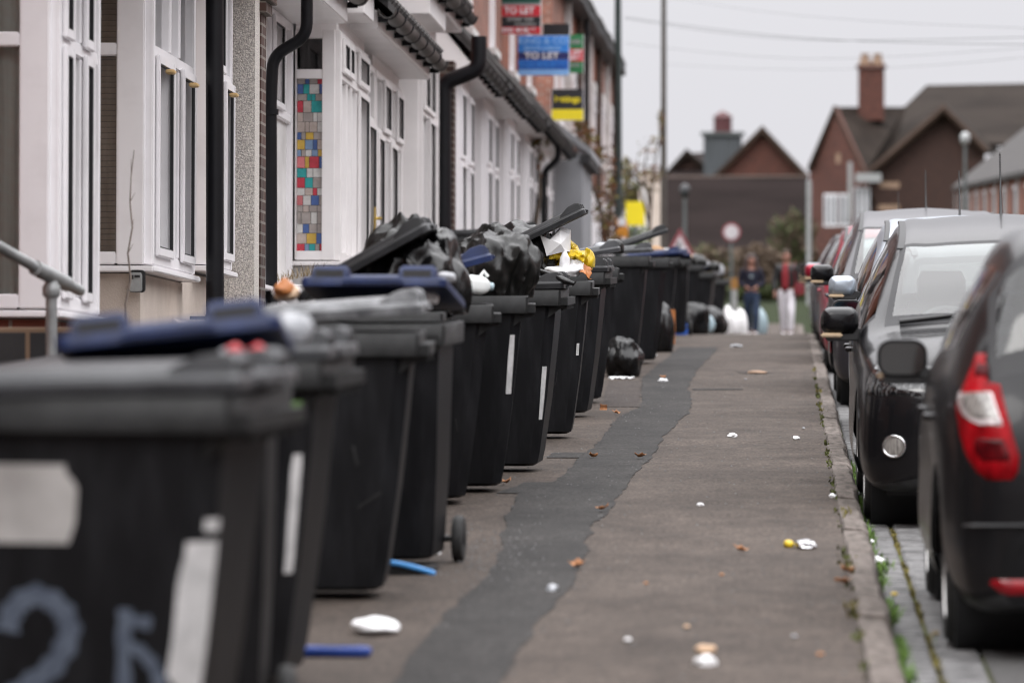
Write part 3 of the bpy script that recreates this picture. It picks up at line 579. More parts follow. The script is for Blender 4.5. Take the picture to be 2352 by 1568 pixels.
# ---------------------------------------------------------------- crumpled things
def crumple(name, label, cat, loc, size, mat, seed=0, amp=.18, freq=2.2, sub=4, knot=0.0, flat=.75, smooth=60, rz=0.0, group=None, folds=0, mats2=None):
    bm = bmesh.new(); bmesh.ops.create_icosphere(bm, subdivisions=sub, radius=1)
    off = Vector((seed * 7.13, seed * 3.7, seed * 1.9)); rr = random.Random(seed * 31 + 7); cre = []
    for i in range(int(10 + freq * 12)):
        a_ = rr.uniform(0, 6.28); nz_ = rr.uniform(-.6, .6) if folds else rr.uniform(-1, 1); q_ = math.sqrt(1 - nz_ * nz_)
        cre.append((Vector((q_ * math.cos(a_), q_ * math.sin(a_), nz_)), rr.uniform(-.75, .75), rr.choice((-1, 1, 1)) * rr.uniform(.4, 1)))
    for v in bm.verts:
        d = v.co.normalized(); n1 = noise.noise(d * freq * .6 + off); w_ = Vector((noise.noise(d * 1.7 + off), noise.noise(d * 1.7 + off * 2), 0)) * .16
        c_ = sum(k_ * min(abs((d + w_).dot(n_) - c0), .32) for n_, c0, k_ in cre)
        k = 1 + amp * (n1 * .9 + c_ * .46 - .2)
        if folds:
            q1 = Vector((d.x * 2.3, d.y * 2.3, d.z * .75)) + off; k += amp * (.42 * (1 - 3.2 * abs(noise.noise(q1))) + .13 * (1 - 3.2 * abs(noise.noise(q1 * 2.3))) - .2)
        p = d * k
        if knot and d.z > .70: f_ = (d.z - .70) / .30; p.z += knot * f_; p.x *= 1 - .5 * f_; p.y *= 1 - .5 * f_
        if p.z < -flat: p.z = -flat + (p.z + flat) * .08
        v.co = Vector((p.x * size[0] / 2, p.y * size[1] / 2, (p.z + flat) * size[2] / (1 + flat)))
    me = bpy.data.meshes.new(name); bm.to_mesh(me); bm.free(); me.materials.append(mat)
    me.shade_smooth(); me.set_sharp_from_angle(angle=rad(smooth))
    o = bpy.data.objects.new(name, me); COL.objects.link(o); o.location = loc; o.rotation_euler = (0, 0, rz)
    return tag(o, label, cat, group)
def sheet(name, label, cat, loc, w, d, mat, seed=0, amp=.03, freq=9, rot=(0, 0, 0), n=16, smooth=25, curl=0.0, group=None, thick=.003):
    mb = MB(); vs = []
    for i in range(n + 1):
        for j in range(n + 1):
            u, v = i / n - .5, j / n - .5; e = 1 + .12 * noise.noise(Vector((u * 3 + seed, v * 3, 4)))
            z = amp * (1 - abs(noise.noise(Vector((u * w * freq + seed * 3.3, v * d * freq, seed)))) * 3) + curl * (u * u + v * v) * 4
            vs.append((u * w * e, v * d * e, z))
    mb.add(vs, [(i * (n + 1) + j, i * (n + 1) + j + 1, (i + 1) * (n + 1) + j + 1, (i + 1) * (n + 1) + j) for i in range(n) for j in range(n)])
    o = mb.build(name, mat, smooth=smooth, loc=loc); o.rotation_euler = rot
    s = o.modifiers.new('solid', 'SOLIDIFY'); s.thickness = thick
    return tag(o, label, cat, group)
bg_ = 'black refuse bags'
# bags bursting out of the bin with the wide open lid
c = P(925, 628, 22.3); crumple('refuse_bag', 'shiny black bag bulging under the wide open lid', 'refuse bag', (c.x, 22.3, 1.0), (.50, .5, .36), M['bag'], 3, .3, 2.0, 5, folds=9, group=bg_)
c = P(1000, 600, 22.4); crumple('refuse_bag', 'black bag hanging out at the right of the wide open lid', 'refuse bag', (c.x, 22.5, 1.02), (.22, .42, .31), M['bag'], 8, .34, 2.3, 5, folds=7, group=bg_)
c = P(935, 560, 22.9); crumple('refuse_bag', 'loose black bag peaking behind the wide open lid', 'refuse bag', (c.x, 23.0, 1.1), (.34, .3, .34), M['bag2'], 5, .30, 1.8, 5, knot=.1, folds=6, group=bg_)
# bag slumped on the next bin, bag under the raised lid
c = P(1150, 620, 25.2); crumple('refuse_bag', 'wrinkled grey black bag slumped across an open bin', 'refuse bag', (c.x - .01, 25.3, 1.05), (.31, .42, .30), M['bag2'], 14, .40, 1.7, 5, folds=7, group=bg_)
c = P(1110, 590, 25.6); crumple('refuse_bag', 'tall grey black bag leaning behind the slumped bag', 'refuse bag', (c.x + .02, 25.75, 1.04), (.32, .32, .33), M['bag2'], 21, .34, 1.9, 5, folds=5, group=bg_)
c = P(1205, 590, 31.4); crumple('refuse_bag', 'taut black bag filling the bin under the high raised lid', 'refuse bag', (c.x - .03, 31.6, 1.05), (.46, .48, .36), M['bag'], 31, .24, 1.7, 5, folds=15, group=bg_)
# paper, yellow bag, tissue and wrapper on the raised lid bin
def pbox(pts_bottom, pts_top, name, label, cat, mat, th=.002):
    mb = MB(); n = len(pts_bottom); mb.add(pts_bottom + pts_top, [tuple(range(n))] + [(i, (i + 1) % n, (i + 1) % n + n, i + n) for i in range(n)] + [tuple(range(2 * n - 1, n - 1, -1))])
    o = mb.build(name, mat); bv = o.modifiers.new('b', 'BEVEL'); bv.width = .004; bv.segments = 2
    return tag(o, label, cat)
Y8 = 31.45
pp = lambda px, py, y=Y8: tuple(P(px, py, y))
mb = MB()
ft = [pp(1242, 540), pp(1253, 572), pp(1257, 588), pp(1300, 577), pp(1310, 578, Y8 + .06), pp(1310, 538, Y8 + .06), pp(1287, 528), pp(1262, 553)]
bk = [tuple(Vector(q) + Vector((.0, .12 + .05 * (i % 2), .01 * ((i * 3) % 4)))) for i, q in enumerate(ft)]
mid = tuple(Vector(pp(1290, 560)) + Vector((.0, -.05, .0)))
mb.add(ft + bk + [mid], [(i, (i + 1) % 8, 16) for i in range(8)] + [(i, i + 8, (i + 1) % 8 + 8, (i + 1) % 8) for i in range(8)] + [tuple(range(8, 16))])
tag(mb.build('paper_bag', M['wht'], loc=(0, -.09, 0)), 'crumpled white paper bag standing in the bin under the raised lid', 'paper bag')
mb = MB()
strip = [(1232, 515), (1236, 545), (1246, 517), (1252, 548), (1258, 528), (1266, 546), (1272, 520), (1270, 505)]
vs = [pp(x_, y_, Y8 + .05 * (i % 2) + .02) for i, (x_, y_) in enumerate(strip)] + [pp(x_ + 6, y_ + 34, Y8 + .12 * ((i + 1) % 2)) for i, (x_, y_) in enumerate(strip)]
mb.add(vs, [(i, i + 1, i + 9, i + 8) for i in range(7)])
o = mb.build('paper_sheet', M['wht']); tag(o, 'jagged torn white paper tucked below the raised lid', 'paper'); o.modifiers.new('s', 'SOLIDIFY').thickness = .002
sheet_y = []
def ysheet(name, label, cols, mat, yb, bend, seed, cat='carrier bag', amp=.012):
    """creased film: grid through rows of pixel points with depth folds"""
    mb = MB(); rows = []
    n = 18
    for r_ in cols:
        row = []
        for k in range(n + 1):
            t = k / n * (len(r_) - 1); i = min(int(t), len(r_) - 2); f = t - i; a, b_ = r_[i], r_[i + 1]
            row.append((a[0] + (b_[0] - a[0]) * f, a[1] + (b_[1] - a[1]) * f))
        rows.append(row)
    m = 10; fine = []
    for q in range((len(rows) - 1) * m + 1):
        t = q / m; i = min(int(t), len(rows) - 2); f = t - i
        fine.append([(rows[i][k][0] + (rows[i + 1][k][0] - rows[i][k][0]) * f, rows[i][k][1] + (rows[i + 1][k][1] - rows[i][k][1]) * f) for k in range(n + 1)])
    vs = []; H = len(fine)
    for a, row in enumerate(fine):
        for k, (px, py) in enumerate(row):
            v = a / (H - 1); nz_ = noise.noise(Vector((px * .11 + seed, py * .13, seed))) ; nz2 = 1 - 2 * abs(noise.noise(Vector((px * .05, py * .08, seed + 4))))
            y = yb + bend * (v - .5) ** 2 * 4 + amp * 4 * nz_ - .05 * nz2 * (bend != 0)
            p = P(px, py, y); p.z += amp * nz_; vs.append(tuple(p))
    mb.add(vs, [(i * (n + 1) + j, i * (n + 1) + j + 1, (i + 1) * (n + 1) + j + 1, (i + 1) * (n + 1) + j) for i in range(H - 1) for j in range(n)])
    o = mb.build(name, mat, smooth=20); o.modifiers.new('s', 'SOLIDIFY').thickness = .004
    return tag(o, label, cat)
crumple('carrier_bag', 'bright yellow plastic bag spilling over the bin rim under the raised lid', 'carrier bag', tuple(P(1302, 624, Y8 + .2)), (.27, .28, .13), M['yellow'], 44, .30, 3.0, 5, smooth=18, folds=9)
ysheet('carrier_bag', 'folded flap of yellow bag film lying below the white paper bag', [[(1252, 577), (1285, 574), (1320, 574), (1346, 578)], [(1256, 586), (1290, 590), (1320, 592), (1344, 592)], [(1258, 604), (1280, 598), (1310, 600), (1338, 606)]], M['yellow'], Y8 - .02, .10, 3)
ysheet('carrier_bag', 'yellow film rising steeply behind the white paper bag', [[(1308, 551), (1316, 556), (1324, 564), (1333, 577)], [(1302, 580), (1312, 582), (1322, 582), (1336, 582)]], M['yellow'], Y8 + .16, .05, 7)
crumple('tissue', 'soft white tissue peaked on the near rim below the yellow bag', 'tissue', tuple(P(1290, 636, Y8 - .06)), (.21, .18, .075), M['tissue'], 52, .42, 2.4, 4, smooth=70)
crumple('tissue', 'small upright white tissue twist standing on the peaked tissue', 'tissue', tuple(P(1297, 622, Y8 - .08)), (.07, .07, .12), M['tissue'], 53, .25, 2.6, 4, knot=.5, smooth=70)
sheet('food_wrapper', 'orange brown paper wrapper hanging over the corner of the bin', 'wrapper', tuple(P(1340, 622, Y8 - .02)), .11, .15, M['orange'], 3, .02, 14, (.5, .5, .3))
sheet('food_wrapper', 'white napkin fanned beside the orange wrapper', 'napkin', tuple(P(1322, 612, Y8 - .04)), .10, .10, M['tissue'], 9, .022, 20, (.9, .1, .2))
crumple('carrier_bag', 'small crumpled end of yellow film at the right corner of the rim', 'carrier bag', tuple(P(1350, 614, Y8 + .14)), (.07, .12, .10), M['yellow'], 61, .3, 2.6, 4, smooth=20)
# tied end of a bag on the closed ridged lid
mb = MB(); mb.tube([tuple(P(1240, 622, 27.2)), tuple(P(1275, 634, 27.15)), tuple(P(1300, 646, 27.1)), tuple(P(1318, 652, 27.1)), tuple(P(1322, 646, 27.1))], [.012, .016, .02, .012, .006], 7)
tag(mb.build('bag_tie', M['bag'], smooth=60), 'twisted black bag end lying across the closed ridged lid', 'bag tie')
# milk bottle
r0 = thing('milk_bottle', 'white plastic milk bottle lying on the bin rim below the blue lid', 'bottle', tuple(P(1088, 676, 24.1)))
mb = MB(); rings = []
for t, w, h in ((-.085, .05, .05), (-.08, .09, .085), (-.03, .105, .1), (.03, .105, .1), (.055, .085, .08), (.078, .05, .05), (.085, .034, .034)):
    rings.append([(t, q[0], q[1] + .05) for q in rrect(w, h, min(w, h) * .35, 4)])
mb.loft(rings); mb.tube([(.03, 0, .098), (.045, 0, .125), (.07, 0, .10)], .01, 8); mb.build('bottle_body', M['jug'], r0, smooth=60)
mb = MB(); mb.lathe([(.019, .085), (.021, .088), (.021, .103), (.0, .105)], 14, M=Matrix.Translation((0, 0, .05))); mb.build('cap', M['pale_blue'], r0, smooth=50); r0.rotation_euler = (0, .1, .5)
# mixed rubbish in the recycling bins
lr_ = random.Random(21)
def litter_pack(px, py, y, n, names, dz=.0, spread=(60, 14), seed=0, size=(.06, .14)):
    r = random.Random(seed)
    for i in range(n):
        nm, lb, ct, mt = names[i % len(names)]
        q = P(px + r.uniform(-spread[0], spread[0]), py + r.uniform(-spread[1], spread[1]), y + r.uniform(-.05, .25))
        s = r.uniform(*size)
        if i >= len(names): lb = lb.replace(' ', ' smaller ', 1) if i < 2 * len(names) else lb.replace(' ', ' tiny ', 1)
        crumple(nm, lb, ct, tuple(q), (s * r.uniform(.8, 1.5), s, s * r.uniform(.5, .9)), M[mt], seed * 10 + i, .3, 2.2, 3, smooth=25, rz=r.uniform(0, 3))
litter_pack(575, 822, 12.25, 4, [('food_pack', 'red food packet under the propped blue lid behind the nearest bin', 'packet', 'red_lit'), ('paper_scrap', 'white crushed paper under the propped blue lid behind the nearest bin', 'paper', 'film'), ('paper_scrap', 'pale crushed carton at the edge of the nearest bin', 'carton', 'film')], seed=4, spread=(70, 8), size=(.04, .06))
litter_pack(662, 778, 13.2, 2, [('carrier_bag', 'pale translucent bag draped off the right end of the first blue lid', 'carrier bag', 'film'), ('carrier_bag', 'whitish film bunched at the right end of the first blue lid', 'carrier bag', 'film')], seed=6, spread=(18, 10), size=(.07, .11))
litter_pack(985, 705, 19.5, 5, [('food_pack', 'pink food packet poking out below the second blue lid', 'packet', 'red_lit'), ('paper_scrap', 'white crushed paper below the second blue lid', 'paper', 'wht'), ('carton', 'tan carton at the corner below the second blue lid', 'carton', 'tan')], seed=7, spread=(45, 8), size=(.06, .11))
litter_pack(672, 682, 19.9, 3, [('food_pack', 'striped red and cream packet at the left of the second blue lid', 'packet', 'tan'), ('paper_scrap', 'pale paper at the left of the second blue lid', 'paper', 'wht'), ('carton', 'orange brown carton at the left of the second blue lid', 'carton', 'orange')], seed=8, spread=(25, 6), size=(.06, .12))
litter_pack(1040, 655, 24.4, 3, [('carton', 'brown cardboard under the raised blue lid by the milk bottle', 'carton', 'card'), ('paper_scrap', 'grey paper under the raised blue lid by the milk bottle', 'paper', 'bag2'), ('carton', 'small tan carton under the raised blue lid by the milk bottle', 'carton', 'tan')], seed=9, spread=(30, 8), size=(.07, .13))
litter_pack(1015, 640, 20.4, 2, [('carrier_bag', 'clear grey film spilling at the right end of the second blue lid', 'carrier bag', 'bag2'), ('paper_scrap', 'white paper spilling at the right end of the second blue lid', 'paper', 'film')], seed=12, spread=(10, 20), size=(.05, .08))
litter_pack(1395, 580, 37.8, 3, [('carrier_bag', 'grey film stuffed under the ajar lid beyond the yellow bag', 'carrier bag', 'bag2'), ('paper_scrap', 'white paper under the ajar lid beyond the yellow bag', 'paper', 'film')], seed=13, spread=(22, 8), size=(.1, .16))
litter_pack(1530, 592, 57.2, 4, [('carton', 'brown cardboard heaped on the bin with blue lids', 'carton', 'card'), ('paper_scrap', 'pale paper heaped on the bin with blue lids', 'paper', 'wht'), ('carrier_bag', 'blue film heaped on the bin with blue lids', 'carrier bag', 'lid_blue'), ('carrier_bag', 'teal packet heaped on the bin with blue lids', 'packet', 'pale_blue')], seed=14, spread=(28, 6), size=(.14, .24))
litter_pack(1590, 603, 70.2, 5, [('carrier_bag', 'cream bag heaped on the bin below the triangular sign', 'carrier bag', 'tan'), ('paper_scrap', 'white bag heaped on the bin below the triangular sign', 'carrier bag', 'film'), ('carrier_bag', 'grey film heaped on the bin below the triangular sign', 'carrier bag', 'bag2')], seed=16, spread=(20, 7), size=(.09, .16))
litter_pack(1630, 618, 78.2, 4, [('carrier_bag', 'navy film heaped on the far bin', 'carrier bag', 'lid_blue'), ('carrier_bag', 'white bag heaped on the far bin', 'carrier bag', 'film'), ('carrier_bag', 'grey bag heaped on the far bin', 'carrier bag', 'bag2')], seed=17, spread=(16, 6), size=(.09, .16))
crumple('carrier_bag', 'rounded white bag on top of the farthest bin', 'carrier bag', tuple(P(1650, 632, 86.3)), (.20, .24, .20), M['film'], 71, .1, 1.8, 4)
# ---------------------------------------------------------------- terraced houses on the left
TA = math.atan(TILT)
def frame(o, u, n): return Matrix(((u[0], n[0], 0, o[0]), (u[1], n[1], 0, o[1]), (0, 0, 1, o[2]), (0, 0, 0, 1)))
def window(house, o, u, n, w, z0, zt, z1, cols, inner='curtain', rows=True, mat='upvc', post=(.09, .09), sillw=None, pane='pane', stained=None, amber=(), low=None):
    """one window: frame with posts, transom, proud opening sashes, set-back glass and what hangs behind it.
    o: bottom corner on the wall face, u: along the wall, n: outwards; cols: list of (u0,u1,lower opens,upper opens)"""
    Mx = frame(o, u, n); fr = MB(); d = .045
    fr.box((0, -d, z0), (post[0], d, z1), 0, Mx); fr.box((w - post[1], -d, z0), (w, d, z1), 0, Mx)
    fr.box((post[0], -d, z0), (w - post[1], d - .002, z0 + .075), 0, Mx); fr.box((post[0], -d, z1 - .07), (w - post[1], d - .002, z1), 0, Mx)
    if zt: fr.box((post[0], -d, zt - .035), (w - post[1], d - .003, zt + .04), 0, Mx)
    edges = sorted({c[0] for c in cols[1:]}); ledges = sorted({c[0] for c in (low or cols)[1:]})
    segs = [(z0 + .075, zt - .035), (zt + .04, z1 - .07)] if zt else [(z0 + .075, z1 - .07)]
    for si, (a, b) in enumerate(segs):
        for e in (ledges if si == 0 and zt else edges): fr.box((e - .03, -d, a), (e + .03, d - .004, b), 0, Mx)
    win = fr.build('window', M[mat], house, bev=.008)
    gl = MB(); inn = MB(); gl.quad((.04, -.012, z0 + .03), (w - .04, -.012, z0 + .03), (w - .04, -.012, z1 - .03), (.04, -.012, z1 - .03), 0, Mx)
    if inner != 'stained': gl.build('pane', M[pane], win)
    for c, k, (a, b) in [(c, k, sg) for k, sg in enumerate(segs) for c in ((low or cols) if k == 0 and zt else cols)]:
        for _ in (0,):
            if not c[2 + k] if len(c) > 2 + k else True: continue
            s = MB(); a0, b0, u0, u1 = a - .02, b + .02, c[0] - .012, c[1] + .012; t = .058; p0, p1 = d + .001, d + .026
            s.box((u0, p0, a0), (u0 + t, p1, b0), 0, Mx); s.box((u1 - t, p0, a0), (u1, p1, b0), 0, Mx); s.box((u0 + t, p0, a0), (u1 - t, p1 - .001, a0 + t), 0, Mx); s.box((u0 + t, p0, b0 - t), (u1 - t, p1 - .001, b0), 0, Mx)
            sa = s.build('sash', M[mat], win, bev=.007)
            g2 = MB(); e_ = .006
            g2.box((u0 + t - e_, d + .0005, a0 + t - e_), (u0 + t + .004, d + .02, b0 - t + e_), 0, Mx); g2.box((u1 - t - .004, d + .0005, a0 + t - e_), (u1 - t + e_, d + .02, b0 - t + e_), 0, Mx)
            g2.box((u0 + t + .004, d + .0005, a0 + t - e_), (u1 - t - .004, d + .0195, a0 + t + .002), 0, Mx); g2.box((u0 + t + .004, d + .0005, b0 - t - .002), (u1 - t - .004, d + .0195, b0 - t + e_), 0, Mx); g2.build('seal', M['seal'], win)
    if inner == 'blind':
        zz = z0 + .05
        while zz < z1 - .05:
            inn.quad((.04, -.075, zz), (w - .04, -.075, zz), (w - .04, -.058, zz + .029), (.04, -.058, zz + .029), 0, Mx); zz += .033
        inn.build('blind', [M['blind']], win)
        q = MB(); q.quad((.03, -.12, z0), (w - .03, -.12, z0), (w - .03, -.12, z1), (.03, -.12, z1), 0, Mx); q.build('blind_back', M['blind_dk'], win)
    elif inner == 'stained':
        zz = zt - .035; r = random.Random(5); mats = [M['leadc']] + [M['sg_' + k] for k in GC]; key = list(GC)
        inn.quad((.05, -.034, z0), (w - .05, -.034, z0), (w - .05, -.034, zt), (.05, -.034, zt), 0, Mx)
        a, b = post[0], w - post[1]; z = z0 + .075; rowh = [.06, .085, .075, .095, .055, .08]
        wts = ['clear'] * 4 + ['grey'] * 3 + ['tan'] * 4 + ['red', 'rose', 'blue', 'mid', 'teal', 'amber', 'amber', 'blue', 'red', 'teal']
        i = 0
        while z < zt - .05:
            h = rowh[i % 6]; i += 1; x0 = a
            while x0 < b - .01:
                ww = r.choice((.035, .05, .065, .08)) ; x1 = min(b, x0 + ww)
                if b - x1 < .02: x1 = b
                inn.quad((x0 + .002, -.030, z + .002), (x1 - .002, -.030, z + .002), (x1 - .002, -.030, min(z + h, zt) - .002), (x0 + .002, -.030, min(z + h, zt) - .002), 1 + key.index(r.choice(wts)), Mx); x0 = x1
            z += h
        inn.build('stained_glass', mats, win)
        q = MB(); q.quad((.03, -.05, zt), (w - .03, -.05, zt), (w - .03, -.05, z1), (.03, -.05, z1), 0, Mx); q.build('curtain', M['room_shade'], win)  # sheet in the colour of an unlit room, no curtain
        q = MB(); q.quad((.04, -.012, zt), (w - .04, -.012, zt), (w - .04, -.012, z1 - .03), (.04, -.012, z1 - .03), 0, Mx); q.build('pane', M[pane], win)
    else:
        k = 40
        vs = []
        for i in range(k + 1):
            uu = .02 + (w - .04) * i / k; dd = -.10 - .012 * math.sin(i * 1.9) - .008 * math.sin(i * .7)
            vs += [tuple(Mx @ Vector((uu, dd, z0))), tuple(Mx @ Vector((uu, dd, z1)))]
        inn.add(vs, [(2 * i, 2 * i + 2, 2 * i + 3, 2 * i + 1) for i in range(k)]); inn.build('curtain', M[inner], win, smooth=80)  # with the dark inner colour it paints the unlit room, no cloth
    for (ux, zx) in amber:
        q = MB(); q.box((ux - .05, d + .02, zx), (ux + .05, d + .075, zx + .025), 0, Mx); q.build('hinge_wedge', M['amber'], win, bev=.006)
    return win
def sill(house, pts, z, mat='upvc', t=.035, over=.05):
    """sill following the plan polyline (x,y), its outer edge overhanging"""
    mb = MB(); mb.prism([(p[0], p[1]) for p in pts], t, M=Matrix(((1, 0, 0, 0), (0, 0, 1, 0), (0, 1, 0, z - t), (0, 0, 0, 1))))
    return mb.build('sill', M[mat], house, bev=.006)
def bay(house, x0, x1, y0, y1, z0, zt, z1, cols, near='curtain', front='curtain', under='render_beige', mat='upvc', zb=-1.0, npost=(.05, .10), npane=True, amber=(), fpost=(.09, .09)):
    """square bay: near cheek looks down the street, front looks across it"""
    window(house, (x0, y0, 0), (1, 0), (0, -1), x1 - x0, z0, zt, z1, [(npost[0], x1 - x0 - npost[1], False, False)], near, mat=mat, post=npost)
    window(house, (x1, y0 + .002, 0), (0, 1), (1, 0), y1 - y0, z0, zt, z1, cols, front, mat=mat, post=fpost, amber=amber)
    mb = MB(); mb.box((x0 - .02, y0 + .03, zb), (x1 - .03, y1 - .03, z0 - .05)); mb.build('bay_base', M[under], house)
    sill(house, [(x0 - .02, y0 - .055), (x1 + .055, y0 - .055), (x1 + .075, y0 - .02), (x1 + .075, y1 + .04), (x0 - .02, y1 + .04)], z0 - .008, mat)
    mb = MB(); mb.box((x0 - .02, y0 + .05, z0 - .045), (x1 - .15, y1 - .05, z0)); mb.build('bay_floor', M[mat], house); mb = MB(); mb.box((x0, y0 + .01, z1), (x1 + .01, y1 - .02, z1 + .16)); mb.build('bay_head', M[mat], house)
def wallbox(house, x, ya, yb, z0, z1, mat, d=5.0):
    zs = min(z1, 3.3); mb = MB(); mb.box((x - d, ya + .012, z0), (x, yb - .012, zs)); w = mb.build('wall', M[mat], house)
    if z1 > zs: m2 = MB(); m2.box((x - d, ya + .012, zs + .002), (x - .004, yb - .012, z1)); m2.build('upper_wall', M['brick_far'], house)
    return w
def roofpart(house, xe, ya, yb, ze, depth=5.4, rise=2.9, mat='slate', over=.3):
    mb = MB(); xr = xe - depth / 2; t = .09
    mb.prism([(xe + over, ze - .15), (xe + over, ze - .15 + t), (xr, ze + rise + t), (xe - depth - over, ze - .15 + t), (xe - depth - over, ze - .15), (xr, ze + rise)], yb - ya, M=Matrix.Translation((0, ya, 0)))
    rf = mb.build('roof', M[mat], house)
    mb = MB(); mb.prism([(xe, ze - .2), (xr, ze + rise - .1), (xe - depth, ze - .2)], yb - ya - .3, M=Matrix.Translation((0, ya + .15, 0))); mb.build('gable', M['brick'], house)
    mb = MB(); mb.box((xr - .3, ya + .2, ze + rise - .5), (xr + .3, ya + 1.0, ze + rise + .9)); mb.box((xr - .36, ya + .14, ze + rise + .9), (xr + .36, ya + 1.06, ze + rise + 1.0)); mb.build('chimney', M['brick'], rf)
    return rf
def canopy(house, x0, x1, ya, yb, z, fascia='upvc_warm', rise=.75, th=.22, gut=True, gm='gutter_old', soffit=None):
    mb = MB(); mb.box((x0, ya, z), (x1, yb, z + th)); mb.prism([(x0, z + th + .002), (x1 - .02, z + th + .002), (x0, z + th + rise - .14)], yb - ya - .04, M=Matrix.Translation((0, ya + .02, 0))); c = mb.build('canopy', M[fascia], house, bev=.01)
    mb = MB(); mb.prism([(x0, z + th + rise), (x0, z + th + rise - .12), (x1 + .09, z + th + .012), (x1 + .09, z + th + .08)], yb - ya + .06, M=Matrix.Translation((0, ya - .03, 0)))
    k = int((yb - ya) / .28)
    for i in range(k + 1):
        yy = ya + (yb - ya) * i / k
        mb.tube([(x0 + .02, yy, z + th + rise + .02), (x1 + .1, yy, z + th + .085)], .045, 6)
    mb.build('canopy_roof', M['slate'], c)
    if gut:
        g = MB(); r = .078; xg = x1 + .085; zg = z + th + .0
        rings = []
        for yy in (ya - .08, yb + .08):
            rings.append([(xg + r * math.cos(a), yy, zg + r * math.sin(a)) for a in [math.pi + math.pi * i / 8 for i in range(9)]] + [(xg + (r - .01) * math.cos(a), yy, zg + (r - .01) * math.sin(a)) for a in [2 * math.pi - math.pi * i / 8 for i in range(9)]])
        g.loft(rings); go = g.build('gutter', M[gm], house, smooth=50)
        for i in range(max(2, int((yb - ya) / .75)) + 1):
            b = MB(); yy = ya + .05 + (yb - ya - .1) * i / max(2, int((yb - ya) / .75))
            b.loft([[(xg + (r + .014) * math.cos(a), yy + s, zg + .01 + (r + .014) * math.sin(a)) for a in [math.pi + math.pi * i2 / 8 for i2 in range(9)]] + [(xg + r * .99 * math.cos(a), yy + s, zg + .01 + r * .99 * math.sin(a)) for a in [2 * math.pi - math.pi * i2 / 8 for i2 in range(9)]] for s in (-.03, .03)])
            b.box((x1 - .01, yy - .02, zg - .10), (xg, yy + .02, zg - .055))
            b.build('gutter_bracket', M['pipe'], go)
    return c
def pipe(house, pts, r=.034, mat='pipe', collars=()):
    mb = MB(); pts = [Vector(p) for p in pts]; fine = [pts[0]]
    for i in range(1, len(pts) - 1):
        a, b, c = pts[i - 1], pts[i], pts[i + 1]; k = min(.1, (b - a).length * .45, (c - b).length * .45)
        p0 = b + (a - b).normalized() * k; p1 = b + (c - b).normalized() * k
        for t in range(7): t /= 6; fine.append(p0 * (1 - t) ** 2 + b * 2 * t * (1 - t) + p1 * t * t)
    fine.append(pts[-1]); mb.tube(fine, r, 14)
    o = mb.build('downpipe', M[mat], house, smooth=50)
    for z, x, y in collars:
        c = MB(); c.tube([(x, y, z - .02), (x, y, z + .02)], r + .009, 14); c.box((x - .16, y - .012, z - .01), (x - .02, y + .012, z + .012)); c.build('pipe_bracket', M[mat], o, smooth=50)
    return o
HG = 'terraced houses along the pavement'
def house(label, y0, group=HG): return thing('terraced_house', label, 'house', (0, y0, gbase(y0)), 0, group, TA)
XB, XW = -3.76, -4.1
def upper(h, ya, yb, zb=4.2, ze=5.9, brick='brick', x=-4.1, n=1, w=.95):
    for i in range(n):
        yc = ya + (yb - ya) * (i + .5) / n
        window(h, (x - .02, yc - w / 2, 0), (0, 1), (1, 0), w, zb, zb + .95, zb + 1.35, [(.08, w / 2, False, True), (w / 2, w - .08, False, True)], 'room_shade')
        mb = MB(); mb.box((x, yc - w / 2 - .08, zb - .1), (x + .1, yc + w / 2 + .08, zb - .003)); mb.build('window_sill', M['render_white'], h)
        mb = MB(); mb.box((x, yc - w / 2 - .12, zb + 1.353), (x + .035, yc + w / 2 + .12, zb + 1.58)); mb.build('lintel', M['render_white'], h)
# house 1 (left edge of the picture): big pale bay, grey curtain with a dark post behind the glass
h = house('white bay windowed house at the left edge with red brick below its sill', 23.5)
wallbox(h, XW, -3.0, 1.9, -1, 5.9, 'brick'); roofpart(h, XW, -3.0, 1.9, 5.9)
bay(h, XW - .35, XB, 0, 1.42, 1.02, 2.39, 3.02, [(.09, .36, True, True), (.36, .78, False, False), (.78, 1.06, True, True), (1.06, 1.33, False, False)], 'curtain_gg', 'curtain', 'brick', npost=(.05, .155))
mb = MB(); mb.box((XW - .08, -.0, 1.0), (XW - .035, .10, 3.0)); mb.build('curtain_edge', M['seal'], h)
canopy(h, XW, XB + .3, -.3, 1.85, 3.2); upper(h, -2.6, 1.6)
# house 2: bay with brown blinds over beige render
h = house('house with brown slatted blinds in its bay over beige render', 27.0)
wallbox(h, XW, -2.05, 1.95, -1, 5.9, 'render_beige'); roofpart(h, XW, -2.05, 1.95, 5.9)
bay(h, XW - .1, XB, 0, 1.95, 1.215, 2.47, 3.1, [(.10, .80, True, False), (.80, 1.22, False, False), (1.22, 1.80, True, False)], 'blind', 'curtain', 'render_beige', npost=(.10, .165), amber=((.42, 2.36), (1.5, 2.36)))
canopy(h, XW, XB + .3, -1.6, 1.9, 3.27); upper(h, -1.9, 1.8)
mb = MB(); mb.box((XB + .0, 1.2, .80), (XB + .16, 1.85, .86)); mb.prism([(XB, .86), (XB + .12, .86), (XB, .93)], .6, M=Matrix.Translation((0, 1.22, 0))); mb.build('meter_cover', M['render_beige'], h, bev=.006)
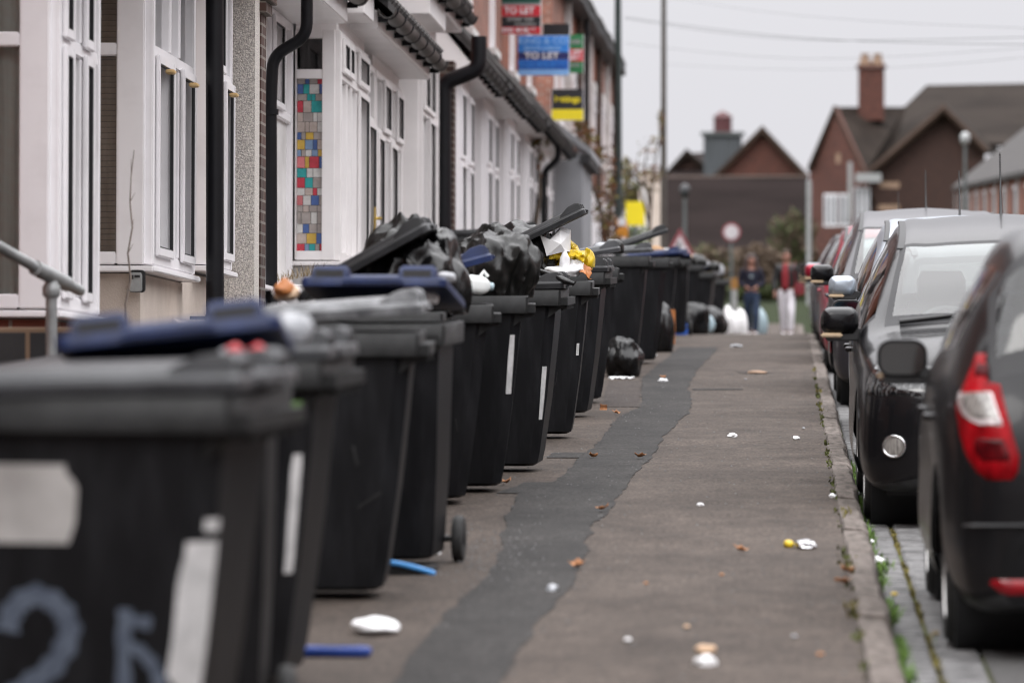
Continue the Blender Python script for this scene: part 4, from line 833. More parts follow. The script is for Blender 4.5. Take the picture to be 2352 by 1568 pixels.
# house 3: second flush window, then a pebbledashed projection with a brick corner pier
h = house('pebbledashed house with projecting roughcast cheek and brick corner pier', 28.97)
wallbox(h, XW, .0, 2.5, -1, 5.9, 'pebble'); roofpart(h, XW, 0, 2.5, 5.9)
window(h, (XB, .60, 0), (0, 1), (1, 0), 1.32, 1.22, 2.47, 3.1, [(.06, .42, False, False), (.42, .80, False, True), (.80, 1.26, True, False)], 'curtain', post=(.06, .06), amber=((1.0, 2.36),))
mb = MB(); mb.box((XW - .1, .02, -1), (XB - .048, .6, 3.2)); mb.box((XW - .1, .6, -1), (XB - .05, 2.2, 1.16)); mb.build('bay_base', M['render_beige'], h)
sill(h, [(XW, .56), (XB + .075, .56), (XB + .075, 2.0), (XW, 2.0)], 1.212)
mb = MB(); mb.box((-4.6, 2.22, -1), (-3.60, 2.5, 3.25)); mb.build('roughcast_wall', M['pebble'], h)
mb = MB(); mb.box((-4.6, 2.503, -1), (-3.59, 2.80, 3.0))
for i in range(5): mb.box((-4.6, 2.48 + .003 * i, 3.0 + .08 * i), (-3.585 + .03 * (i + 1), 2.86 + .04 * i, 3.075 + .08 * i))
mb.build('brick_pier', M['brick_dark'], h, bev=.004)
canopy(h, XW, XB + .3, 0, 2.2, 3.27); upper(h, .2, 2.4, n=1)
pipe(h, [(-3.58, -.18, 3.2), (-3.57, -.18, 1.3), (-3.565, -.18, -.2)], .056, 'pipe', [(.86, -3.565, -.18)])
# house 4: recessed flat front with a large window, black downpipe with a swan neck
h = house('white house with large reflecting window behind a swan necked black downpipe', 31.8)
wallbox(h, -4.03, .0, 5.55, -1, 5.9, 'render_white'); roofpart(h, XW, 0, 5.55, 5.9)
window(h, (-4.04, .9, 0), (0, 1), (1, 0), 2.1, 1.12, 2.55, 3.3, [(.09, .6, False, True), (.6, 1.4, False, False), (1.4, 2.0, False, True)], 'room_shade')
window(h, (-4.035, 3.35, 0), (0, 1), (1, 0), 2.12, 1.13, 2.52, 3.3, [(.09, .62, False, False), (.62, 1.35, False, True), (1.35, 2.02, False, False)], 'room_shade', post=(.09, .13), low=[(.09, 2.0, False, False)])
sill(h, [(-4.05, .8), (-3.86, .8), (-3.86, 5.5), (-4.05, 5.5)], 1.11)
canopy(h, XW, -3.55, .6, 5.45, 3.3)
pipe(h, [(-3.62, 2.95, 3.4), (-3.62, 2.95, 2.99), (-3.875, 2.95, 2.84), (-3.89, 2.95, 2.5), (-3.87, 2.95, -.3)], .046, 'pipe', [(2.42, -3.885, 2.95)])
mb = MB(); mb.tube([(-3.95, 4.1, .80), (-3.95, 4.1, .99), (-3.93, 4.12, 1.02), (-3.9, 5.0, .93)], .026, 10); mb.build('waste_pipe', M['upvc'], h, smooth=60); upper(h, .5, 5)
# house 5: bay with coloured leaded glass in its near cheek, porch door with brass lever
h = house('house with coloured leaded glass in the cheek of its white bay', 37.4)
wallbox(h, XW, .0, 6.9, -1, 5.9, 'render_white'); roofpart(h, XW, 0, 6.9, 5.9)
bay(h, -3.985, -3.665, 0, 2.5, 1.16, 2.66, 3.02, [(.14, .62, False, True), (.62, 1.02, False, True), (1.02, 1.5, False, False), (1.5, 2.4, True, True)], 'stained', 'curtain', 'render_white', 'upvc_warm', npost=(.01, .10), fpost=(.14, .09))
window(h, (-3.71, 2.55, 0), (0, 1), (1, 0), 1.15, .55, 2.5, 3.0, [(.1, 1.05, True, False)], 'curtain', mat='upvc_warm')
dh = MB(); dh.box((-3.65, 3.4, 1.35), (-3.635, 3.46, 1.75)); dh.tube([(-3.64, 3.43, 1.65), (-3.59, 3.43, 1.65), (-3.59, 3.30, 1.65)], .013, 8); dh.build('door_handle', M['brass'], h, smooth=50)
bay(h, -4.05, -3.71, 3.75, 6.6, 1.1, 2.45, 3.0, [(.09, .7, True, False), (.7, 1.4, False, True), (1.4, 2.1, True, False), (2.1, 2.75, False, True)], 'curtain', 'curtain', 'render_white', 'upvc_warm')
canopy(h, XW, -3.44, .1, 1.0, 3.16, gut=False); canopy(h, XW, -3.42, 1.1, 6.8, 3.12, th=.16); upper(h, .5, 6.5)
# house 6: pinkish white pilaster bay
h = house('house with plain pinkish white bay post beside the thick dark downpipe', 47.2)
wallbox(h, XW, -2.8, 3.4, -1, 5.9, 'render_white'); roofpart(h, XW, -2.8, 3.4, 5.9)
bay(h, XW - .25, -3.77, 0, 2.2, 1.05, 2.6, 3.45, [(.09, .75, False, True), (.75, 1.45, True, True), (1.45, 2.1, False, False)], 'room_shade', 'curtain', 'render_white', 'upvc_warm', npost=(.05, .24))
canopy(h, XW, -3.45, -2.7, -.6, 3.35, th=.3); canopy(h, XW, -3.5, -.5, 2.4, 3.6, th=.16, gm='pipe'); upper(h, -2.5, 3.2)
pipe(h, [(-3.35, 2.9, 3.6), (-3.35, 2.9, 3.25), (-3.73, 2.9, 3.1), (-3.73, 2.9, 2.6), (-3.72, 2.9, -.3)], .085, 'pipe')
mb = MB(); mb.box((-4.6, 3.05, -1), (-3.63, 3.4, 3.35)); mb.build('brick_pier', M['brick_dark'], h)
# further houses beyond, generated with their own variations
FAR = [(52.4, 'white fronted house just past the dark downpipe', 'render_white', 'brick', 3.1), (57.0, 'white bay fronted house under a sagging black gutter', 'render_white', 'brick', 2.95), (61.6, 'white house nearest the brow of the street', 'render_white', 'brick', 2.9),
       (66.2, 'house with orange brick upper floor beside the red letting board', 'render_white', 'brick_far', 2.8), (70.8, 'house behind the blue letting board', 'render_white', 'brick_far', 2.8), (80.4, 'brick house beyond the grey porch', 'brick', 'brick', 2.7),
       (85.0, 'brick house with white trim beside the yellow and black board', 'brick', 'brick_far', 2.7), (89.6, 'dark brick house with pale window surrounds', 'brick', 'brick', 2.7), (94.2, 'house behind the rust leaved climbing shrub', 'render_white', 'brick_far', 2.7), (98.8, 'last but one house of the terrace', 'brick', 'brick', 2.7), (103.4, 'last house of the terrace with its gable against the sky', 'brick_far', 'brick', 2.7)]
for i, (y0, lb, low, up, zc) in enumerate(FAR):
    h = house(lb, y0); L = 4.6; q = random.Random(i); ze = 5.9 if y0 < 80 else 6.5
    wallbox(h, XW, 0, L, -1.6, zc + .3, low); w2 = MB(); w2.box((XW - 5, .012, zc + .303), (XW - .004, L - .012, ze)); w2.build('upper_wall', M[up], h); roofpart(h, XW, 0, L, ze)
    bay(h, XW - .1, -3.78, .3, 2.5, .95, 2.2, zc - .05, [(.09, .75, True, True), (.75, 1.45, False, False), (1.45, 2.1, True, True)], 'curtain', 'curtain', 'render_white' if y0 < 80 else 'brick', 'upvc', zb=-1.6)
    window(h, (XW + .03, 3.0, 0), (0, 1), (1, 0), 1.1, .1, 2.0, zc - .1, [(.09, 1.0, True, False)], 'curtain')
    if y0 < 80: canopy(h, XW, -3.60 + .06 * (i % 2), .05, L - .05, zc + .1, 'upvc_warm', th=.10, gm='pipe')
    if i == 3: pipe(h, [(-3.5, L - .3, zc + .15), (-3.5, L - .3, zc - .05), (-3.72, L - .3, zc - .25), (-3.72, L - .3, -.8)], .05, 'pipe')
    upper(h, .2, L - .2, zc + 1.1, ze, n=2 if y0 > 75 else 1, w=.95)
    if y0 > 80:
        mb = MB(); mb.box((XW, L - .16, -1.5), (XW + .12, L, ze)); mb.build('pilaster', M['render_white' if i % 2 else 'brick_dark'], h)
        mb = MB(); mb.box((XW, .05, ze - .35), (XW + .3, L - .05, ze - .2)); mb.build('eave_board', M['seal'], h)
    if i == 6: pipe(h, [(-3.9, L - .1, ze - .2), (-3.9, L - .1, 1), (-3.9, L - .1, -1)], .05)
# grey rendered porch with a lean-to roof, jutting from the row
h = thing('porch', 'plain grey rendered porch with sloping grey roof jutting from the terrace', 'porch', (0, 75.6, gbase(75.6)), 0, None, TA)
mb = MB(); mb.box((-4.1, 0, -1), (-3.36, 3.6, 2.95)); mb.build('wall', M['render_grey'], h)
mb = MB(); mb.prism([(-4.15, 3.72), (-4.15, 3.62), (-3.22, 2.9), (-3.22, 3.02)], 3.8, M=Matrix.Translation((0, -.08, 0))); mb.build('roof', pmat('lead_sheet', (.26, .265, .28), .6, .15, 3), h)
mb = MB(); mb.box((-3.4, -.06, 2.78), (-3.24, 3.7, 2.9)); mb.build('eave_board', M['seal'], h)

# low front walls and yard things near the left edge
def lowwall(label, y0, y1, x, z1, mat, cop=None):
    t = thing('front_wall', label, 'wall', (x, (y0 + y1) / 2, 0), 0)
    mb = MB(); mb.box((-.11, -(y1 - y0) / 2, -.1), (.11, (y1 - y0) / 2, z1)); mb.build('wall_body', M[mat], t)
    if cop: mb = MB(); mb.box((-.14, -(y1 - y0) / 2 - .02, z1 + .002), (.14, (y1 - y0) / 2 + .02, z1 + .06)); mb.build('coping', M[cop], t, bev=.01)
lowwall('low dark engineering brick wall with tan joints at the left edge', 16.0, 21.4, -2.85, .86, 'brick_eng', 'pipe')
t = thing('front_wall', 'return of dark engineering brick under the galvanised handrail', 'wall', (-3.2, 21.5, 0)); mb = MB(); mb.box((-1.2, -.11, -.1), (.35, .0, .97)); mb.build('wall_body', M['brick_eng'], t)
lowwall('long low red brick garden wall hidden behind the bins', 23.0, 44.0, -2.75, .55, 'brick_dark', 'render_white')
mb = MB(); mb.box((-4.1, 12, -.05), (-2.87, 62, .30)); tag(mb.build('front_yards', M['patch2']), kind='structure')
t = thing('handrail', 'grey galvanised pipe handrail with clamp fitting at the left edge', 'handrail', tuple(P(118, 800, 21.2)))
O = Vector(t.location)
mb = MB(); a = P(-60, 535, 20.6) - O; b = P(118, 634, 21.2) - O; c = P(185, 668, 21.45) - O; mb.tube([a, b, c], .026, 12); mb.build('rail', M['galv'], t, smooth=60)
mb = MB(); mb.tube([P(118, 1000, 21.2) - O, b], .027, 12); mb.build('post', M['galv'], t, smooth=60)
mb = MB(); mb.tube([b + Vector((0, 0, -.10)), b + Vector((0, 0, -.085)), b + Vector((0, 0, -.05)), b + Vector((0, 0, -.03)), b], [.03, .042, .042, .03, .03], 12); mb.tube([b + (c - b) * -.55, b + (c - b) * .55], .036, 12); mb.build('clamp', M['galv'], t, smooth=40)
# key safe on the beige bay
o = P(313, 646, 26.96); t = thing('key_safe', 'small grey key safe on the beige render under the blinds', 'key safe', (o.x, 27.03, o.z))
mb = MB(); mb.loft([[(p[0], -.0, p[1]) for p in rrect(.092, .132, .02)], [(p[0], -.045, p[1]) for p in rrect(.092, .132, .02)]]); mb.build('case', M['trim'], t, bev=.004)
mb = MB(); mb.loft([[(p[0] - .005, -.046, p[1] - .006) for p in rrect(.075, .115, .016)], [(p[0] - .005, -.058, p[1] - .006) for p in rrect(.07, .11, .016)]]); mb.build('front', M['galv'], t, bev=.003)
mb = MB(); mb.box((-.028, -.062, .012), (-.018, -.058, .036)); mb.box((-.012, -.062, .022), (.02, -.058, .036)); mb.build('dial', M['trim'], t)
# bare stems in the yard
for k, (px, y, top) in enumerate(((299, 24.6, 345),)):
    r = random.Random(k + 40); a = P(px - 8, 760, y); b = P(px + 8, top, y); mb = MB()
    pts = [a + (b - a) * q / 7 + Vector((r.uniform(-.012, .012), r.uniform(-.02, .02), 0)) for q in range(8)]; mb.tube(pts, [.006, .006, .0055, .005, .0045, .004, .003, .002], 6)
    for q in (3, 4, 5, 6): mb.tube([pts[q], pts[q] + Vector((r.uniform(-.03, .03), 0, r.uniform(.04, .10)))], [.0025, .001], 5)
    tag(mb.build('bare_stem', M['twig'], smooth=60), ['tall thin bare stem in front of the bay with blinds', 'short bare stem beside the left edge bay'][k], 'plant')
sp = []
for px in range(640, 740, 7):
    q = P(px, 645 - (px - 640) * .22, 36.4); sp.append((q.x, q.y, q.z, .02, .15, .22))
blades('dry_weeds', sp, M['dry'], label='dry brown weeds standing under the coloured glass bay', hs=(.03, .11), seed=6, wd=.004)
mb = MB(); q = P(690, 655, 36.5); mb.box((q.x - .35, 36.3, .3), (q.x + .25, 36.9, q.z)); tag(mb.build('planter_wall', M['render_white']), 'low white rendered planter wall under the coloured glass bay', 'wall')
# ---------------------------------------------------------------- parked cars
def cr1(p0, p1, p2, p3, t):
    return .5 * ((2 * p1) + (p2 - p0) * t + (2 * p0 - 5 * p1 + 4 * p2 - p3) * t * t + (3 * p1 - p0 - 3 * p2 + p3) * t ** 3)
HATCH = [  # t, ring of 8 (x, z) from the keel to the roof centre; nose at t=0
 (0.00, [(0, .22), (.34, .22), (.52, .25), (.57, .47), (.53, .60), (.44, .645), (.25, .66), (0, .665)]),
 (0.05, [(0, .19), (.44, .19), (.66, .22), (.70, .48), (.66, .64), (.56, .69), (.33, .715), (0, .725)]),
 (0.16, [(0, .17), (.52, .17), (.77, .21), (.80, .50), (.755, .69), (.64, .76), (.38, .80), (0, .815)]),
 (0.45, [(0, .20), (.58, .20), (.82, .24), (.845, .55), (.81, .775), (.69, .845), (.42, .89), (0, .905)]),
 (0.80, [(0, .19), (.60, .19), (.835, .23), (.855, .58), (.825, .815), (.71, .88), (.44, .912), (0, .93)]),
 (1.08, [(0, .19), (.60, .19), (.84, .23), (.86, .58), (.83, .865), (.735, .92), (.46, .945), (0, .957)]),
 (1.45, [(0, .19), (.60, .19), (.84, .23), (.86, .58), (.84, .905), (.685, 1.125), (.44, 1.165), (0, 1.185)]),
 (1.80, [(0, .19), (.60, .19), (.84, .23), (.86, .58), (.84, .925), (.63, 1.30), (.41, 1.345), (0, 1.365)]),
 (2.25, [(0, .19), (.60, .19), (.84, .23), (.86, .59), (.84, .945), (.61, 1.385), (.40, 1.435), (0, 1.455)]),
 (2.95, [(0, .20), (.60, .20), (.835, .24), (.86, .60), (.835, .965), (.60, 1.42), (.39, 1.475), (0, 1.50)]),
 (3.45, [(0, .22), (.58, .22), (.81, .27), (.84, .62), (.805, 1.0), (.575, 1.375), (.37, 1.42), (0, 1.435)]),
 (3.62, [(0, .18), (.55, .18), (.78, .22), (.81, .62), (.77, .98), (.60, 1.19), (.37, 1.235), (0, 1.25)]),
 (3.74, [(0, .17), (.52, .17), (.75, .21), (.78, .60), (.735, .92), (.61, .985), (.37, 1.00), (0, 1.01)]),
 (3.83, [(0, .17), (.48, .17), (.71, .21), (.735, .55), (.69, .80), (.58, .86), (.35, .875), (0, .88)]),
 (3.88, [(0, .19), (.44, .19), (.62, .23), (.65, .52), (.60, .66), (.50, .70), (.30, .71), (0, .715)])]
def car_surface(L=3.88, Wd=1.72, H=1.50, nt=88, nr=6, prof=HATCH):
    sL, sW, sH = L / 3.88, Wd / 1.72, H / 1.50
    ts = [s[0] for s in prof]; n = len(prof)
    def sec(t):
        i = max(0, min(n - 2, max(k for k in range(n) if ts[k] <= t + 1e-9))); f = (t - ts[i]) / (ts[i + 1] - ts[i])
        out = []
        for j in range(8):
            q = []
            for c in (0, 1):
                p1, p2 = prof[i][1][j][c], prof[i + 1][1][j][c]
                m1 = ((p2 - prof[max(i - 1, 0)][1][j][c]) / (ts[i + 1] - ts[max(i - 1, 0)])) * (ts[i + 1] - ts[i]); m2 = ((prof[min(i + 2, n - 1)][1][j][c] - p1) / (ts[min(i + 2, n - 1)] - ts[i])) * (ts[i + 1] - ts[i])
                q.append((2 * f ** 3 - 3 * f * f + 1) * p1 + (f ** 3 - 2 * f * f + f) * m1 + (-2 * f ** 3 + 3 * f * f) * p2 + (f ** 3 - f * f) * m2)
            out.append(q)
        return out
    tt = sorted({round(3.88 * k / nt, 4) for k in range(nt + 1)} | {.02, .035})
    grid = []
    for t in tt:
        s = sec(t); ring = []
        for j in range(7):
            for k in range(nr):
                f = k / nr; p0, p1, p2, p3 = s[max(j - 1, 0)], s[j], s[j + 1], s[min(j + 2, 7)]
                x = cr1(p0[0], p1[0], p2[0], p3[0], f); z = cr1(p0[1], p1[1], p2[1], p3[1], f)
                if j in (4,): x = p1[0] + (p2[0] - p1[0]) * f + .018 * math.sin(math.pi * f); z = p1[1] + (p2[1] - p1[1]) * f
                ring.append((j + f, max(0, x), z))
        ring.append((7, 0, s[7][1])); grid.append((t, ring))
    return grid, sL, sW, sH
def make_car(label, loc, away, pm, L=3.88, Wd=1.72, H=1.50, mirror_mat=None, seat=False, detail=1, roof_mat=None, seed=0, group='cars parked along the kerb', ant=True, mz=1.0, mglass='mirror', strip=True, rr=5.17):
    root = thing('parked_car', label, 'car', loc, math.pi if away else 0, group)
    grid, sL, sW, sH = car_surface(L, Wd, H); R_ = len(grid[0][1])
    body = MB(); ws = MB(); rw = MB(); sw = {1: MB(), -1: MB()}; verts = []
    fw, rwh, ra = .72, 3.12, .345
    for t, ring in grid:
        for j, x, z in ring:
            # pull mesh points near the arch onto a clean circle
            if x > .6:
                for c in (fw, rwh):
                    dy, dz = t - c, z - .30; d = math.hypot(dy, dz)
                    if ra - .035 < d < ra + .03 and z < .75: t2 = c + dy / d * ra; z = .30 + dz / d * ra; verts.append((x, t2, z)); break
                else: verts.append((x, t, z))
                continue
            verts.append((x, t, z))
    def V(i, j, s): x, y, z = verts[i * R_ + j]; return (s * x * sW, y * sL, z * sH)
    for s in (1, -1):
        idx = {}
        for i in range(len(grid) - 1):
            for j in range(R_ - 1):
                t = (grid[i][0] + grid[i + 1][0]) / 2; r = (grid[i][1][j][0] + grid[i][1][j + 1][0]) / 2
                q = [V(i, j, s), V(i, j + 1, s), V(i + 1, j + 1, s), V(i + 1, j, s)]
                cx = sum(abs(p[0]) for p in q) / 4 / sW; cy = sum(p[1] for p in q) / 4 / sL; cz = sum(p[2] for p in q) / 4 / sH
                if r > 1.5 and r < 4 and min(math.hypot(cy - fw, cz - .30), math.hypot(cy - rwh, cz - .30)) < ra - .004: continue
                if r >= 5.16 and 1.10 < t < 1.80:
                    edge = r < 5.34 or t < 1.17 or t > 1.76; ws.add(q, [(0, 1, 2, 3)], 1 if edge else 0); continue
                if r >= rr and 3.47 < t < 3.74:
                    edge = r < rr + .17 or t < 3.51 or t > 3.71; rw.add(q, [(0, 1, 2, 3)], 1 if edge else 0); continue
                if 4.10 < r < 4.90 and 1.22 < t < 3.42:
                    edge = r < 4.2 or r > 4.8 or t < 1.29 or t > 3.36 or 2.28 < t < 2.40; sw[s].add(q, [(0, 1, 2, 3)], 1 if edge else 0); continue
                mi = 1 if (r < 2.0 and t > .1 and t < 3.7) or (r < 1.7) else 0
                if roof_mat and r > 5.15 and 1.7 < t < 3.5: mi = 2
                if 1.55 < r < 2.05 and (t < .12 or t > 3.70): mi = 1
                body.add(q, [(0, 1, 2, 3)], mi)
    for i in (0, len(grid) - 1):
        body.add([V(i, j, 1) for j in range(R_)] + [V(i, j, -1) for j in range(R_ - 2, 0, -1)], [tuple(range(2 * R_ - 2))], 0)
    def fin(mb, name, mats, par):
        o = mb.build(name, mats, par); bm = bmesh.new(); bm.from_mesh(o.data); bmesh.ops.remove_doubles(bm, verts=bm.verts, dist=.0008); bmesh.ops.recalc_face_normals(bm, faces=bm.faces); bm.to_mesh(o.data); bm.free()
        o.data.shade_smooth(); o.data.set_sharp_from_angle(angle=rad(48)); return o
    mats = [pm, M['trim']] + ([roof_mat] if roof_mat else [])
    bo = fin(body, 'body', mats, root)
    bm = bmesh.new(); bm.from_mesh(bo.data); bv = BVHTree.FromBMesh(bm); bm.free(); root['bv'] = 1
    fin(ws, 'windscreen', [M['carglass'], M['seal']], root); fin(rw, 'rear_window', [M['rearglass' if not away else 'carglass_dk'], M['seal']], root)
    for s in (1, -1): fin(sw[s], 'side_window', [M['carglass_dk'], M['seal']], root)
    # wheels with arch liners
    for s in (1, -1):
        for c in (fw, rwh):
            c *= sL; X = s * (.72 * sW)
            ty = MB(); ty.lathe([(.205, -.085), (.27, -.095), (.292, -.075), (.298, -.04), (.298, .04), (.292, .075), (.27, .095), (.205, .085)], 36, 0, Matrix.Translation((X, c, .298))); w = ty.build('wheel', M['rubber'], root, smooth=40)
            rm = MB(); Mx = Matrix.Translation((X, c, .298)); f = s * .085
            rm.lathe([(.21, f), (.20, f + s * .006), (.188, f - s * .03), (.0, f - s * .05)], 30, 0, Mx)
            for k in range(7):
                a = 2 * math.pi * k / 7
                rm.add([(f - s * .04, .03 * math.cos(a + b) if q == 0 else .195 * math.cos(a + b), .03 * math.sin(a + b) if q == 0 else .195 * math.sin(a + b)) for q, b in ((0, -.9), (0, .9), (1, .16), (1, -.16))] + [(f + s * .0, r_ * math.cos(a + b), r_ * math.sin(a + b)) for r_, b in ((.03, -.6), (.03, .6), (.19, .11), (.19, -.11))], [(0, 1, 2, 3), (4, 5, 6, 7), (0, 1, 5, 4), (1, 2, 6, 5), (2, 3, 7, 6), (3, 0, 4, 7)], 0, Mx)
            rm.lathe([(.035, f - s * .03), (.035, f + s * .004), (.0, f + s * .006)], 14, 0, Mx); rm.build('rim', M['rim'], w, smooth=40)
            li = MB(); li.lathe([(.0, X - s * .25), (ra * 1.02, X - s * .25), (ra * 1.02, X + s * .06)], 30, 0, Matrix.Translation((0, c, .30))); li.build('arch_liner', M['seal'], root, smooth=40)
    # floor so that no light shows under the body
    fl = MB(); fl.box((-.70 * sW, .25, .16), (.70 * sW, L - .3, .21)); fl.build('underside', M['seal'], root)
    # interior
    it = MB(); it.box((-.70 * sW, 1.02 * sL, .55), (.70 * sW, 1.30 * sL, .90 * sH)); it.box((-.72 * sW, 1.0 * sL, .4), (.72 * sW, 3.5 * sL, .55)); it.build('dashboard', M['interior'], root, bev=.03)
    for s in (1, -1):
        st = MB(); X = s * .36 * sW; st.loft([[(X + p[0], 2.15 * sL + .03 * k + p[1], z) for p in rrect(w_, d_, .05)] for k, (z, w_, d_) in enumerate(((.5, .50, .14), (.75, .52, .14), (1.0, .48, .12), (1.12, .36, .1)))])
        so_ = st.build('seat', M['seat'], root, bev=.02)
        hr = MB(); hr.loft([[(X + p[0], 2.27 * sL + p[1], z) for p in rrect(w_, .10, .045)] for z, w_ in ((1.10, .22), (1.14, .27), (1.24, .27), (1.29, .22))]); hr.build('headrest', M['seat'], so_, smooth=60)
    sw_ = MB(); X = -.36 * sW if not away else .36 * sW
    cpts = [(X + .18 * math.cos(a), 1.42 * sL + .05 * math.sin(a), .93 + .17 * math.sin(a)) for a in [2 * math.pi * k / 20 for k in range(21)]]; sw_.tube(cpts, .014, 7); sw_.build('steering_wheel', M['interior'], root, smooth=60)
    # mirrors
    for s in (1, -1):
        X = s * (.80 * sW); y = 1.34 * sL; z = mz * sH * .98
        mr = MB(); rings = []
        for dy, wx, hz in ((-.095, .10, .06), (-.085, .15, .10), (-.045, .195, .145), (.0, .205, .155), (.02, .20, .15)):
            rings.append([(X + s * (.135 + (.205 - wx) * .1) + q[0], y + dy, z + .03 + q[1] + (.155 - hz) * .12) for q in rrect(wx, hz, min(wx, hz) * .38, 5)])
        mr.loft(rings); mo = mr.build('mirror', mirror_mat or pm, root, smooth=55)
        ar = MB(); ar.loft([[(X - s * .06, y + a_, z - .06 + b_) for a_, b_ in ((-.05, -.03), (.03, -.03), (.03, .03), (-.05, .03))], [(X + s * .07, y + a_, z - .02 + b_) for a_, b_ in ((-.04, -.025), (.02, -.025), (.02, .02), (-.04, .02))]]); ar.box((X + s * .03, y - .06, z - .075), (X + s * .21, y + .012, z - .035)); ar.build('mirror_arm', M['trim'], mo, bev=.008)
        mg = MB(); mg.loft([[(X + s * .135 + q[0], y + yy, z + .03 + q[1]) for q in rrect(.178, .128, .045, 5)] for yy in (.0205, .024)]); mg.build('mirror_glass', M[mglass], mo)
        iz = MB(); iz.box((X + s * .12, y - .078, z - .055), (X + s * .236, y - .052, z - .03)); iz.build('indicator', M['amberlens'], mo, bev=.008)
    if ant:
        an = MB(); b0 = Vector((0, 2.9 * sL, 1.49 * sH)); an.tube([b0, b0 + Vector((0, .02, .03)), b0 + Vector((0, .09, .16)), b0 + Vector((0, .19, .36))], [.014, .009, .006, .0035], 7)
        for k in range(14): q = b0 + Vector((0, .09 + .1 * k / 14, .16 + .2 * k / 14)); an.tube([q, q + Vector((0, .002, .004))], .0065, 6)
        an.build('antenna', M['trim'], root, smooth=60)
    if strip:
        for s in (1, -1):      # black roof ditch strips
            pts = []
            for i in range(len(grid)):
                t = grid[i][0]
                if 1.74 < t < 3.45:
                    j = int(5.25 * 6); x, y, z = verts[i * R_ + j]; pts.append((s * x * sW, y * sL, z * sH + .004))
            mb = MB(); w_ = .022
            mb.loft([[(p[0] - w_, p[1], p[2] - .004), (p[0] + w_, p[1], p[2] - .004), (p[0] + w_ * .8, p[1], p[2] + .006), (p[0] - w_ * .8, p[1], p[2] + .006)] for p in pts]); mb.build('roof_strip', M['trim'], root, smooth=30)
    wp = MB()
    for x0, x1 in ((-.05, .52), (-.62, -.12)):
        pts = [];
        for k in range(8):
            f = k / 7; x = x0 + (x1 - x0) * f; o_ = Vector((x * sW, 1.12 * sL + .05 * f, 3)); z = 1.002 + .031 * f - .05 * abs(x)
            pts.append((o_.x, o_.y, z * sH - .01))
        wp.tube(pts, [.014, .013, .012, .011, .01, .009, .008, .006], 6)
    wp.build('wiper', M['trim'], root, smooth=60)
    for s in (1, -1):
        for y in (2.12, 2.85):
            hd = MB(); X = s * .862 * sW; hd.tube([(X - s * .02, y * sL - .09, .80 * sH), (X + s * .022, y * sL - .07, .80 * sH), (X + s * .022, y * sL + .07, .80 * sH), (X - s * .02, y * sL + .09, .80 * sH)], .013, 7); hd.build('door_handle', pm, root, smooth=60)
    root_l = [('headlight', 0), ('tail_light', 1)]
    def lamp(name, mats, poly, d, orig, par, off=.008, n=9):
        """lens patch wrapped onto the bodywork; poly in (u,z) as left edge upward + right edge downward"""
        dv = Vector(d).normalized(); side = Vector((0, 0, 1)).cross(dv).normalized(); h = len(poly) // 2; Lf = poly[:h]; Rt = list(reversed(poly[h:])); z0, z1 = min(p[1] for p in poly), max(p[1] for p in poly)
        def edge(pl, z):
            for a, b in zip(pl[:-1], pl[1:]):
                if min(a[1], b[1]) - 1e-9 <= z <= max(a[1], b[1]) + 1e-9 and a[1] != b[1]: return a[0] + (b[0] - a[0]) * (z - a[1]) / (b[1] - a[1])
            return pl[-1][0] if z > .5 * (z0 + z1) else pl[0][0]
        vs = []; K = 8
        for i in range(n + 1):
            z = z0 + (z1 - z0) * i / n; a, b = edge(Lf, z), edge(Rt, z)
            for k in range(K + 1):
                u = a + (b - a) * k / K; o_ = Vector(orig) + side * u; o_.z = z; o_ = o_ - dv * 1.5
                hit, nn, _, _ = bv.ray_cast(o_, dv)
                if hit is None: hit, nn = o_ + dv * 1.5, -dv
                if nn.dot(dv) > 0: nn = -nn
                bul = 1 if (0 < i < n and 0 < k < K) else .15
                vs.append(tuple(hit + nn * off * bul))
        mb = MB(); mb.add(vs, [(i * (K + 1) + j, i * (K + 1) + j + 1, (i + 1) * (K + 1) + j + 1, (i + 1) * (K + 1) + j) for i in range(n) for j in range(K)])
        return mb.build(name, mats, par, smooth=50)
    for s in (1, -1):
        # headlights wrap round the front wings
        o_ = (s * .62 * sW, .2, 0); d = (-s * .45, 1, 0)
        pl = [(-.16, .62 * sH), (-.19, .70 * sH), (-.16, .76 * sH), (.10, .82 * sH), (.20, .79 * sH), (.20, .66 * sH)]
        if s == -1: pl = [(-u, z) for u, z in reversed(pl)]
        if s == 1: pl = [(-u, z) for u, z in reversed([(-u2, z2) for u2, z2 in pl])]
        side_sign = 1
        hl = lamp('headlight', M['headlens'], [(-.2, .63 * sH), (-.2, .68 * sH), (-.17, .77 * sH), (.17, .77 * sH), (.2, .68 * sH), (.2, .63 * sH)], d, o_, root, .012)
        if not (away and detail > 1):
            tl = lamp('tail_light', M['redlens'], [(-.10, .60 * sH), (-.12, .75 * sH), (-.06, .92 * sH), (.06, .92 * sH), (.10, .75 * sH), (.09, .60 * sH)], (-s * .5, -1, 0), (s * .64 * sW, 3.6 * sL, 0), root, .012)
    pl = MB(); pl.box((-.26, -.02, .34), (.26, .06, .45)); pl.build('number_plate', M['label'], root)
    gr = MB()
    for z in (.48, .51, .54): gr.box((-.34, -.004, z * sH), (.34, .05, z * sH + .014))
    gr.build('grille', M['trim'], root)
    root['nolamp'] = 0
    del root['bv']; del root['nolamp']
    return root, bv, lamp
P_grey = paint('dark_grey_paint', (.010, .0098, .011), .3, .3); P_black = paint('black_paint', (.008, .0078, .009), .2, .25); P_silver = paint('pale_silver_paint', (.36, .40, .45), .55, .32)
P_slate = paint('slate_grey_paint', (.045, .043, .05), .5, .3); P_red = paint('red_paint', (.26, .012, .03), .3, .3); P_char = paint('charcoal_paint', (.018, .018, .02), .4, .3)
zr = -.10
